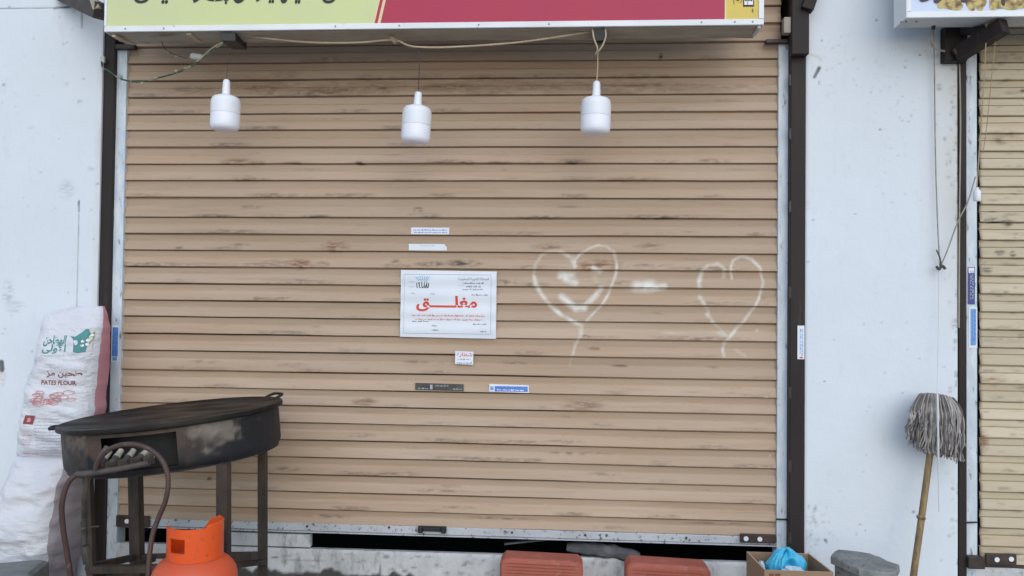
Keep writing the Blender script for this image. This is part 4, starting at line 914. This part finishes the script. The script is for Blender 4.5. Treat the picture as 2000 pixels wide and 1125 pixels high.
for k in range(24):
    a = 22+k*6; p = on(a, 906+2.0*math.sin(k*1.7)-.2*k*.3); P_.append(Vector((p.x, YS-.045-.02*math.sin(k*2.1), p.z)))
b.tube(P_, .004, 5, 2); obj('stitched_seam', b, M_SACKP, t)

lo_rows = [(903, 24, 162, .30), (914, 20, 160, .55), (949, 14, 157, .85), (982, 6, 155, 1), (1010, -8, 154, 1.1), (1050, -14, 153, 1.15), (1085, -10, 150, 1.1), (1110, 0, 144, 1), (1128, 12, 140, .85), (1180, 14, 136, .8), (1250, 12, 136, .8)]
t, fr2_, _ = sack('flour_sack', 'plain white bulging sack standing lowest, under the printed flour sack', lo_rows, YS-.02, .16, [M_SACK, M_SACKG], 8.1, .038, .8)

# ================================================================== GRIDDLE STOVE
YG = -.52; cG = at(340, 804, YG); RG = 211*(3.16)/F
TILT = math.radians(5.6); FWD = math.radians(.8); VA = math.radians(25)   # VA: the camera looks at the drum from 25 degrees to the right
MG = Matrix.Rotation(-TILT, 3, 'Y') @ Matrix.Rotation(FWD, 3, 'X')
def G(x, y, z): return cG+MG @ Vector((x, y, z))
gs = thing('griddle_stove', 'large round sooty iron griddle on a tilted gas burner drum with rusty legs', 'griddle', (cG.x, YG, 0))
b = MB(); b.lathe([(RG*.97, -.020), (RG*.995, -.016), (RG*1.0, -.006), (RG*.992, .0), (RG*.975, .001), (RG*.93, -.004), (RG*.8, -.007), (RG*.5, -.010), (RG*.2, -.011), (.004, -.011)], cG, 96, MG); gt = obj('griddle_plate', b, M_STOVETOP, gs, True)
def loop_handle(a0, w, hl=1.0):
    b = MB(); p = []
    e = Vector((math.cos(a0), math.sin(a0), 0)); s_ = Vector((-math.sin(a0), math.cos(a0), 0))
    for q, h in ((-1, 0), (-.9, .028*hl), (-.55, .036*hl), (.55, .036*hl), (.9, .028*hl), (1, 0)): p.append(G(*(e*(RG*.985+h)+s_*(w*q)+Vector((0, 0, -.004+h*.35*(a0 < 2))))))
    b.tube(p, .006, 8, 4); obj('handle', b, M_SOOT, gt, True)
loop_handle(math.radians(46), .050); loop_handle(math.radians(207), .040, .6)
HD = .172; rd = RG*.955; nu, nv = 240, 26
th = np.linspace(0, 2*PI, nu); zz = np.linspace(-HD, -.014, nv); TH, ZZ = [a.ravel() for a in np.meshgrid(th, zz)]
open_ = (math.radians(259), math.radians(297))                       # burner opening at the front left
tp = np.clip((-HD+.03-ZZ)/.03, 0, 1); rad = rd*(1-.03*tp**2)+.003*(fbm(TH*3, ZZ, 3, 8, 3)-.5)
LX, LY, LZ = rad*np.cos(TH), rad*np.sin(TH), ZZ-.028*np.cos(TH-math.radians(80))*(ZZ < -HD*.5)*np.clip((-HD*.5-ZZ)/(HD*.5), 0, 1)*0
MGn = np.array(MG); WV = np.column_stack((LX, LY, LZ)) @ MGn.T+np.array(cG)
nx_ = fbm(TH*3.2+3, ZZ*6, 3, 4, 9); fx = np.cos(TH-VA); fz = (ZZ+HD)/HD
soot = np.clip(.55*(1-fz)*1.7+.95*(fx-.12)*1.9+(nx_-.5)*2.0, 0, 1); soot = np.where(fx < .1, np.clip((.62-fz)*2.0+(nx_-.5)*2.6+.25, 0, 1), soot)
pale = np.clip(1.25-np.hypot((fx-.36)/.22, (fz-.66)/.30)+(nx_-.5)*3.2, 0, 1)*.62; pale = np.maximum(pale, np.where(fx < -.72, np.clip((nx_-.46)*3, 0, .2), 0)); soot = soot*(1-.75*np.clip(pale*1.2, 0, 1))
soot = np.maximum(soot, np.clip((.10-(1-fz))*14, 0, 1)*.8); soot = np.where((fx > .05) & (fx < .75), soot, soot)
me_o = grid_obj('burner_drum', WV[:, 0], WV[:, 1], WV[:, 2], nu, nv, M_DRUM, gs, dict(soot=np.clip(soot, 0, 1), pale=pale), True)
# cut the opening out of the drum sheet
import bmesh
bm = bmesh.new(); bm.from_mesh(me_o.data); kill = []
iMG = MG.inverted()
for f_ in bm.faces:
    p = iMG @ (f_.calc_center_median()+wloc(me_o)-cG); a = math.atan2(p.y, p.x) % (2*PI)
    if open_[0] < a < open_[1] and -HD+.022 < p.z < -.036: kill.append(f_)
bmesh.ops.delete(bm, geom=kill, context='FACES'); bm.to_mesh(me_o.data); bm.free()
b = MB(); b.lathe([(rd*.80, -HD+.004), (rd*.80, -.03)], cG, 48, MG); b.lathe([(rd*.80, -HD+.012), (rd*.965, -HD+.012), (rd*.965, -HD+.006)], cG, 64, MG)
obj('inner_liner', b, M_SOOT, gs)
b = MB(); b.lathe([(rd*.955, -HD-.006), (rd*.972, -HD-.004), (rd*.972, -HD+.004), (rd*.93, -HD+.003)], cG, 72, MG); obj('drum_rim', b, M_SOOT, gs, True)
def leg(px, Y, ptop, wpx, zb_=0.0, px2=None):
    d_ = (3.69+Y); w_ = wpx*d_/F; p = at(px, ptop, Y); q = at(px2 or px, 1090, Y); b = MB(); zt_ = p.z
    dx = (q.x-p.x)/max(1e-6, (p.z-q.z)); b.bar(p, (p.x+dx*(p.z-zb_), Y, zb_), w_, w_, (0, 1, 0)); obj('leg', b, M_LEG, gs); return p
leg(437, -.80, 905, 22); leg(513, -.34, 880, 15); leg(264, -.30, 900, 21, 0, 268); leg(172, -.70, 915, 14, 0, 178)
b = MB()
def brace(a, pa, Ya, c, pc, Yc_, w_=.022): b.bar(at(a, pa, Ya), at(c, pc, Yc_), w_, w_)
brace(437, 1090, -.80, 513, 1084, -.34, .03); brace(264, 1087, -.30, 513, 1082, -.34, .018); brace(172, 1112, -.70, 437, 1108, -.80, .026); brace(172, 1108, -.70, 264, 1088, -.30, .024); brace(230, 1122, -.62, 300, 1090, -.4, .022); brace(205, 1128, -.66, 330, 1102, -.55, .018); brace(300, 1122, -.7, 520, 1096, -.36, .022)
obj('leg_brace', b, M_LEG, gs)
# burner bank: manifold pipe with angled jets
Yb_ = -.99
mf = MB(); mf.tube([at(150, 926, -.97), at(170, 925, -.98), at(230, 916, Yb_), at(292, 904, Yb_)], .0105, 10, 3); mfo = obj('gas_manifold', mf, M_PIPE, gs, True)
b = MB(); b.tube([at(186, 918, -.97), at(196, 893, -.95), at(210, 872, -.93)], .009, 8, 3); b.bar(at(186, 912, -.96), at(300, 897, -.95), .016, .028); obj('burner_frame', b, M_PIPE, gs)
for i, (a, c, e, f_) in enumerate(((192, 912, 214, 882), (217, 908, 237, 880), (241, 906, 261, 880), (265, 902, 288, 880), (287, 899, 302, 884))):
    b = MB(); p = at(a, c, Yb_+.01); q = at(e, f_, Yb_+.07); m_ = p.lerp(q, .5); b.tube([p, m_], .0125, 10, 1); b.tube([p.lerp(q, .02), p.lerp(q, .16)], .0155, 6, 1); j_ = obj('burner_jet', b, M_PIPE, mfo, True)
    b = MB(); b.tube([p.lerp(q, .48), p.lerp(q, .62), q], [.0135, .0115, .0105], 10, 1); obj('jet_tip', b, M_NOZ, j_, True)
b = MB(); b.tube([at(160, 1018, -.85), at(158, 1030, -.86), at(166, 1032, -.86), at(166, 1020, -.85)], .004, 6, 3); b.tube([at(168, 1030, -.85), at(192, 1028, -.88)], .003, 6, 1); b.tube([at(165, 1030, -.83), at(165, 1062, -.83)], .012, 8, 1); b.tube([at(166, 1066, -.83), at(172, 1100, -.82)], .016, 8, 1); b.tube([at(172, 930, -.93), at(165, 980, -.9), at(166, 1040, -.84)], .010, 8, 4); obj('gas_tap', b, M_PIPE, gs, True)
b = MB(); b.tube([at(150, 926, -.97), at(132, 945, -.98), at(121, 985, -.98), at(123, 1030, -.97), at(131, 1080, -.95), at(140, 1140, -.93), at(150, 1220, -.9), at(200, 1290, -.85)], .0092, 10, 5)
tag(obj('gas_hose', b, M_HOSE, None, True), 'red brown rubber hose curving down from the burner pipe in front of the sacks', 'hose')
b = MB(); b.tube([at(187, 914, -.99), at(196, 895, -1.0), at(215, 877, -1.01), at(245, 868, -1.02), at(280, 872, -1.03), at(312, 893, -1.03), at(328, 930, -1.03), at(324, 975, -1.03), at(308, 1015, -1.03), at(296, 1055, -1.04), at(290, 1125, -1.05), at(296, 1200, -1.05), at(330, 1260, -1.02)], .0086, 10, 5)
tag(obj('gas_hose', b, M_HOSE, None, True), 'brown rubber hose arching over the burner jets and dropping beside the orange gas cylinder', 'hose')

# ================================================================== GAS CYLINDER
YC = -1.02; cC = at(381, 1085, YC); dC = 3.69+YC; rC = 81.5*dC/F; z_sh = at(381, 1083, YC).z
gc = thing('gas_cylinder', 'orange gas cylinder with a cut out collar, in front of the griddle stove', 'gas cylinder', (cC.x, YC, 0))
b = MB(); pr = [(rC*.82, 0), (rC*.84, .03), (rC*.9, .05), (rC*.98, .07), (rC, .10), (rC, z_sh-.075)]
for k in range(1, 10):
    a = k/9*PI/2; pr.append((rC*(.0+1.0*math.cos(a)**.75) if k < 9 else .01, z_sh-.075+.085*math.sin(a)))
b.lathe(pr, (cC.x, YC, 0), 64); obj('cylinder_body', b, M_ORANGE2, gc, True)
rK = 53.5*dC/F; zk0 = z_sh-.004; zk1 = at(381, 1019, YC).z; zk2 = at(410, 1010, YC).z
b = MB(); n = 96; vv = []; ff = []
nk = 14
def ktop(a):                                  # collar rim: low on the left, a rolled lip standing higher at the right
    d_ = lambda c0: abs((a-math.radians(c0)+PI) % (2*PI)-PI)
    tab = .5+.5*math.tanh((math.radians(53)-d_(12))*16); back = .5+.5*math.tanh((math.radians(50)-d_(138))*6)
    return zk1-.004+.006*tab-.048*back*(1-tab)
grid = {}
for i in range(n):
    a = 2*PI*i/n
    for j in range(nk+1):
        z = zk0+(ktop(a)-zk0)*j/nk
        for s_, rr2 in ((0, rK), (1, rK-.006)): grid[(i, j, s_)] = len(vv); vv.append((cC.x+rr2*math.cos(a), YC+rr2*math.sin(a), z))
def hole(i, j):
    a = (2*PI*(i+.5)/n); da = lambda c0: abs((a-c0+PI) % (2*PI)-PI)
    return 4 <= j < 10 and (da(math.radians(252)) < math.radians(21))
for i in range(n):
    i2 = (i+1) % n
    for j in range(nk):
        if hole(i, j): continue
        ff += [(grid[i, j, 0], grid[i2, j, 0], grid[i2, j+1, 0], grid[i, j+1, 0]), (grid[i2, j, 1], grid[i, j, 1], grid[i, j+1, 1], grid[i2, j+1, 1])]
        for (di, dj, e1, e2) in ((1, 0, (i2, j), (i2, j+1)), (-1, 0, (i, j+1), (i, j)), (0, 1, (i2, j+1), (i, j+1)), (0, -1, (i, j), (i2, j))):
            jj = j+dj
            if jj < 0 or jj >= nk or hole((i+di) % n, jj): ff.append((grid[e1+(0,)], grid[e1+(1,)], grid[e2+(1,)], grid[e2+(0,)]))
b.add(vv, ff); col = obj('collar', b, M_ORANGE, gc, True)
b = MB(); P_ = [Vector((cC.x+(rK-.004)*math.cos(a), YC+(rK-.004)*math.sin(a), ktop(a))) for a in [math.radians(d_) for d_ in range(-42, 60, 6)]]; b.tube(P_, .005, 10, 1); obj('rolled_lip', b, M_ORANGE, col, True)
b = MB(); b.lathe([(.016, 0), (.018, .01), (.013, .03), (.013, .05), (.02, .052), (.02, .062), (.008, .07)], (cC.x, YC, z_sh+.004), 16); obj('valve', b, M_BRASS, gc, True)

# ================================================================== BLOCKS, BOX, BAG, MOP
def clay(label, px0, py0, px1, Yf, seed, slope):
    x0, x1, _, z1 = rect(px0, py0, px1, 1125, Yf); dep = .11; z1 -= .036
    t = thing('clay_block', label, 'block', ((x0+x1)/2, Yf, 0), 'red clay blocks on the ground')
    b = MB(); prof = []                       # section in z: horizontal ribs, rounded upper corners come from the width taper
    n = 60; vv = []; ff = []
    zs = []; z = 0
    pitch = .0135
    while z < z1-.030: zs += [(z, 0), (z+pitch*.62, 0), (z+pitch*.70, .004), (z+pitch*.95, .004)]; z += pitch
    zs += [(z, 0), (z1-.016, 0), (z1-.006, .002), (z1-.001, .007), (z1, .014)]
    cols = [(0, .010), (.004, .003), (.014, 0), (.5, 0)]
    W_ = x1-x0; us = [0, .004, .012, .03, .1, .3, .5, .7, .9, .97, .988, .996, 1]
    rows_ = []
    for z, d in zs:
        cut = .022*max(0, 1-(z1-z)/.03)**2
        row = []
        for u in us:
            e = min(u, 1-u)*W_; cr = .012*max(0, 1-e/.014)**2
            X = x0+cut+(W_-2*cut)*u; row.append((X, Yf+d*(0 if e < .012 else 1)+cr, z+slope*(u-.5)*W_*(z/z1)))
        rows_.append(row)
    m = len(us)
    for row in rows_: vv += row
    for j in range(len(rows_)-1):
        for i in range(m-1): a = j*m+i; ff.append((a, a+1, a+m+1, a+m))
    o = len(vv); b.add(vv, ff)
    # back, sides, top
    top = rows_[-1]; vb = []
    for row in rows_: vb += [(row[0][0], Yf+dep, row[0][2]), (row[-1][0], Yf+dep, row[-1][2])]
    ob_ = len(b.v); b.v += vb
    for j in range(len(rows_)-1):
        b.f.append((j*m, (j+1)*m, ob_+2*(j+1), ob_+2*j)); b.f.append((j*m+m-1, ob_+2*j+1, ob_+2*(j+1)+1, (j+1)*m+m-1)); b.f.append((ob_+2*j, ob_+2*j+2, ob_+2*j+3, ob_+2*j+1)); b.mi += [0, 0, 0]
    j = len(rows_)-1; b.f.append(tuple(j*m+i for i in range(m))+(ob_+2*j+1, ob_+2*j)); b.mi.append(0)
    obj('block_body', b, M_CLAY, t)
    return t
clay('red ribbed clay block below the middle of the beige shutter, nearer the handle', 976, 1077, 1139, -.22, 1, -.02)
clay('red ribbed clay block below the beige shutter, nearer the cardboard box', 1223, 1087, 1389, -.22, 2, -.03)

cb0 = at(1689, 1080, -.52)
cb = thing('concrete_block', 'rough grey concrete block with a dark arched notch, standing before the white pier', 'block', (cb0.x, -.52, 0))
nS = 48; rx, ry = 59*(3.69-.52)/F, .13; b = MB()
def ringc(z, k, wob, dent=0):
    out = []
    for i in range(nS):
        a = 2*PI*i/nS; oct_ = 1/max(abs(math.cos((a % (PI/3))-PI/6)), .8)*.93
        q = k*oct_*(1+wob*noise.noise(Vector((math.cos(a)*3, math.sin(a)*3, z*9+k)))); out.append((cb0.x+rx*q*math.cos(a), -.52+ry*q*math.sin(a), z+.003*noise.noise(Vector((a*2, z*20, 1)))-.012*math.cos(a)*(z > .1)))
    return out
zt_ = at(1689, 1110, -.60).z+.006; rg = [ringc(0, .88, .04), ringc(zt_-.034, .88, .04), ringc(zt_-.032, .90, .06), ringc(zt_-.028, 1.0, .06), ringc(zt_-.006, 1.0, .06), ringc(zt_-.001, .975, .06), ringc(zt_+.001, .7, .03), ringc(zt_+.001, .3, .03)]
vv = []; ff = []
for r_ in rg: vv += r_
for j in range(len(rg)-1):
    for i in range(nS):
        i2 = (i+1) % nS; a = 2*PI*(i+.5)/nS
        if j == 0 and math.radians(266) < a < math.radians(296): continue      # arched notch at the front right
        ff.append((j*nS+i, j*nS+i2, (j+1)*nS+i2, (j+1)*nS+i))
ff.append(tuple(range((len(rg)-1)*nS, len(rg)*nS)))
b.add(vv, ff); obj('block_shell', b, M_CONC, cb)
b = MB(); b.lathe([(rx*.62, .0), (rx*.62, zt_-.04)], (cb0.x, -.52, 0), 24); obj('notch_shade', b, M_VOID, cb)  # near-black cylinder stands in for the shade inside the notch

Yn, Yfa = -.69, -.47
bx = thing('cardboard_box', 'open brown cardboard box holding a blue plastic bag, at the foot of the right post', 'box', (at(1560, 1115, Yn).x, -.53, 0))
nl, nr, fl, fr3 = at(1493, 1117, Yn), at(1628, 1114, Yn), at(1458, 1079, Yfa), at(1581, 1079, Yfa); zt_n = (nl.z+nr.z)/2; zt_f = zt_n
fl = Vector((fl.x, Yfa, zt_n)); fr3 = Vector((fr3.x, Yfa, zt_n)); nl.z = nr.z = zt_n
b = MB(); th_ = .005
cx_ = (nl+nr+fl+fr3)/4
def wallseg(p, q, mi=0):
    pin, qin = [k+(cx_-k).normalized()*.008 for k in (p, q)]
    for k in (pin, qin): k.z = zt_n
    v = [(p.x, p.y, 0), (q.x, q.y, 0), (q.x, q.y, zt_n), (p.x, p.y, zt_n), (pin.x, pin.y, 0), (qin.x, qin.y, 0), (qin.x, qin.y, zt_n), (pin.x, pin.y, zt_n)]
    b.add(v, [(0, 1, 2, 3), (5, 4, 7, 6), (0, 4, 5, 1)], 0); b.add(v, [(3, 2, 6, 7)], 1)
wallseg(nl, nr); wallseg(nr, fr3); wallseg(fr3, fl); wallseg(fl, nl); b.add([(nl.x, nl.y, .012), (nr.x, nr.y, .012), (fr3.x, fr3.y, .012), (fl.x, fl.y, .012)], [(0, 1, 2, 3)])
obj('box_wall', b, [M_CARD, M_CARDEDGE], bx)
b = MB(); rnd = random.Random(6)
for a, c in ((1503, 1511), (1514, 1524)): x0, x1, z0, z1 = rect(a, 1120.5, c, 1140, Yn-.002); b.box(x0, x1, Yn-.0015, Yn-.0005, z0, z1)
obj('box_print', b, M_CARDINK, bx)

bagc = at(1530, 1095, -.55)
bg_ = thing('plastic_bag', 'crumpled bright blue plastic bag bulging out of the cardboard box', 'bag', (bagc.x, -.55, .25))
def lump(mb, c, rx, ry, rz, seed, amp=.18, nu=40, nv=26):
    vv = []; ff = []
    for j in range(nv+1):
        ph = PI*j/nv
        for i in range(nu):
            a = 2*PI*i/nu; d = Vector((math.sin(ph)*math.cos(a), math.sin(ph)*math.sin(a), math.cos(ph)))
            q = 1+amp*noise.noise(d*1.7+Vector((seed, 0, 0)))+amp*.6*(.3-abs(noise.noise(d*4+Vector((0, seed, 0)))))+amp*.35*noise.noise(Vector((a*2.2, ph*1.2, seed))*2)
            vv.append((c.x+d.x*rx*q, c.y+d.y*ry*q, c.z+d.z*rz*q))
    for j in range(nv):
        for i in range(nu): ff.append((j*nu+i, (j+1)*nu+i, (j+1)*nu+(i+1) % nu, j*nu+(i+1) % nu))
    mb.add(vv, ff)
q = lambda a, c, y: at(a, c, y)
b = MB(); vv = []; ff = []; nu, nv = 96, 60; c0 = q(1536, 1117, -.56)
for j in range(nv+1):
    ph = .02+(PI*.62)*j/nv
    for i in range(nu):
        a = 2*PI*i/nu; d = Vector((math.sin(ph)*math.cos(a), math.sin(ph)*math.sin(a), math.cos(ph)))
        fold = .5-abs(noise.noise(Vector((math.cos(a)*2.6+2, math.sin(a)*2.6, ph*.55))))*2.2; fine = .3-abs(noise.noise(Vector((math.cos(a)*7, math.sin(a)*7, ph*2.4))))
        r_ = 1+.13*fold+.10*fine+.12*noise.noise(d*1.9+Vector((4, 0, 0)))
        hollow = math.exp(-(((d.x-.10)/.33)**2+((d.z-.42)/.34)**2))*(1 if d.y < 0 else 0)      # mouth of the bag sunk in towards the camera
        vv.append((c0.x+d.x*.070*r_, c0.y+d.y*.075*(r_-.85*hollow), c0.z+d.z*.080*r_))
for j in range(nv):
    for i in range(nu): ff.append((j*nu+i, (j+1)*nu+i, (j+1)*nu+(i+1) % nu, j*nu+(i+1) % nu))
ff.append(tuple(range(nu))); b.add(vv, ff)
obj('bag_film', b, M_BAG, bg_, True)
b = MB(); lump(b, q(1548, 1114, -.62), .036, .03, .014, 2.0, .3); obj('clear_film', b, M_BAGW, bg_, True)
b = MB(); lump(b, q(1487, 1108, -.56), .012, .02, .022, 7.0, .3); obj('clear_film', b, M_BAGW, bg_, True)

mp = thing('mop', 'upside down string mop with grey yarn head and bamboo stick, leaning on the white pier', 'mop', (at(1780, 1200, -.4).x, -.4, 0))
h0 = at(1829, 792, -.135); h1 = at(1816, 890, -.175); h2 = at(1800, 1010, -.22); h3 = at(1784, 1125, -.27); dv = (h3-h2); k_ = (h3.z-0)/(h2.z-h3.z); h4 = h3+dv*k_
b = MB(); b.tube([h0, h1, h2, h3, h4], .0135, 12, 6)
for px, py, y in ((1799, 1011, -.225),):
    p = at(px, py, y); d = (h3-h1).normalized()*.008; b.tube([p-d, p, p+d], [.0135, .0168 if px != 1799 else .019, .0135], 12, 3)
obj('stick', b, M_WOOD, mp, True)
b = MB(); bd = MB(); rr = random.Random(3)
for k in range(430):
    u = rr.uniform(-1, 1); layer = rr.random(); y0 = -.135-.05*layer
    topx = 1829+u*34; topy = 771+abs(u)**2*5+u*4+rr.uniform(-2, 4)
    endx = 1829+u*50+rr.gauss(0, 3)-5*(u < 0); endy = 876+rr.uniform(-26, 16)+u*14
    if u < -.6: endy -= rr.uniform(4, 20)
    bul = 1829+u*49+rr.gauss(0, 2.5)
    P_ = [at(1829+u*22, 776+u*3, -.13), at(topx, topy, y0+.01), at(bul, topy+26, y0-.022), at(bul+rr.gauss(0, 2.2), (topy*2+endy)/3+16, y0-.034+rr.gauss(0, .006)), at((bul+endx)/2+rr.gauss(0, 2.5), (topy+endy)/2+18, y0-.035), at(endx+rr.gauss(0, 2), endy-12, y0-.03), at(endx+rr.gauss(0, 3), endy, y0-.025+rr.gauss(0, .006))]
    (b if rr.random() < .78 else bd).tube(P_, [.0026, .0029, .0031, .0031, .0031, .0031, .0027], 5, 3)
mh = obj('yarn_head', b, M_MOP, mp, True); obj('shaded_yarn' if False else 'gap_shade_yarn', bd, M_MOPD, mp, True)  # darker colour on some strands stands in for shaded gaps in the head
b = MB(); b.tube([at(1808, 776, -.13), at(1852, 780, -.13)], .012, 8, 1); obj('head_clamp', b, M_DARKSTEEL, mp)

# ================================================================== THINGS IN THE GAP AND AT THE FOOT OF THE WALL
b = MB()
def rag(mb, P, w_, n=28, m=9, seed=1):
    vv = []; ff = []
    for i in range(n+1):
        t_ = i/n; k = t_*(len(P)-1); i0 = min(int(k), len(P)-2); p = P[i0].lerp(P[i0+1], k-i0)
        for j in range(m):
            a = 2*PI*j/m; q = 1+.35*noise.noise(Vector((t_*9, math.cos(a)*1.5, seed))); vv.append((p.x+.004*math.cos(a), p.y+w_*1.3*math.cos(a)*q, p.z+w_*math.sin(a)*q*(.45+.55*math.sin(PI*min(1, t_*1.02+.02))**.5)))
    for i in range(n):
        for j in range(m): ff.append((i*m+j, i*m+(j+1) % m, (i+1)*m+(j+1) % m, (i+1)*m+j))
    ff.append(tuple(reversed(range(m)))); ff.append(tuple(range(n*m, n*m+m))); mb.add(vv, ff)
rag(b, [at(1108, 1068, .03), at(1140, 1071, .02), at(1180, 1076, 0.01), at(1225, 1082, 0), at(1250, 1086, .0)], .030)
tag(obj('floor_cloth', b, M_CLOTH, None, True), 'rolled grey floor cloth stuffed in the gap under the shutter between the clay blocks', 'cloth')
b = MB(); b.bar(at(985, 1062, .01), at(1070, 1053, .02), .02, .006); tag(obj('metal_strip', b, M_CLOTH), 'thin grey metal strip lying in the dark gap above the left clay block', 'strip')
st_ = MB(); st_.box(-.16, .16, -.12, .10, 0, .36, .03, Matrix.Translation((at(28, 1120, -.55).x-.02, -.60, 0.02)) @ Matrix.Rotation(.25, 4, 'Z') @ Matrix.Rotation(-.05, 4, 'Y'))
zl = at(25, 1112, -.60).z; k = zl/.38; st_.v = [(x, y, z*k) for x, y, z in st_.v]
tag(obj('kerb_stone', st_, M_STONE), 'grey stone block at the bottom left corner in front of the white sacks', 'stone')
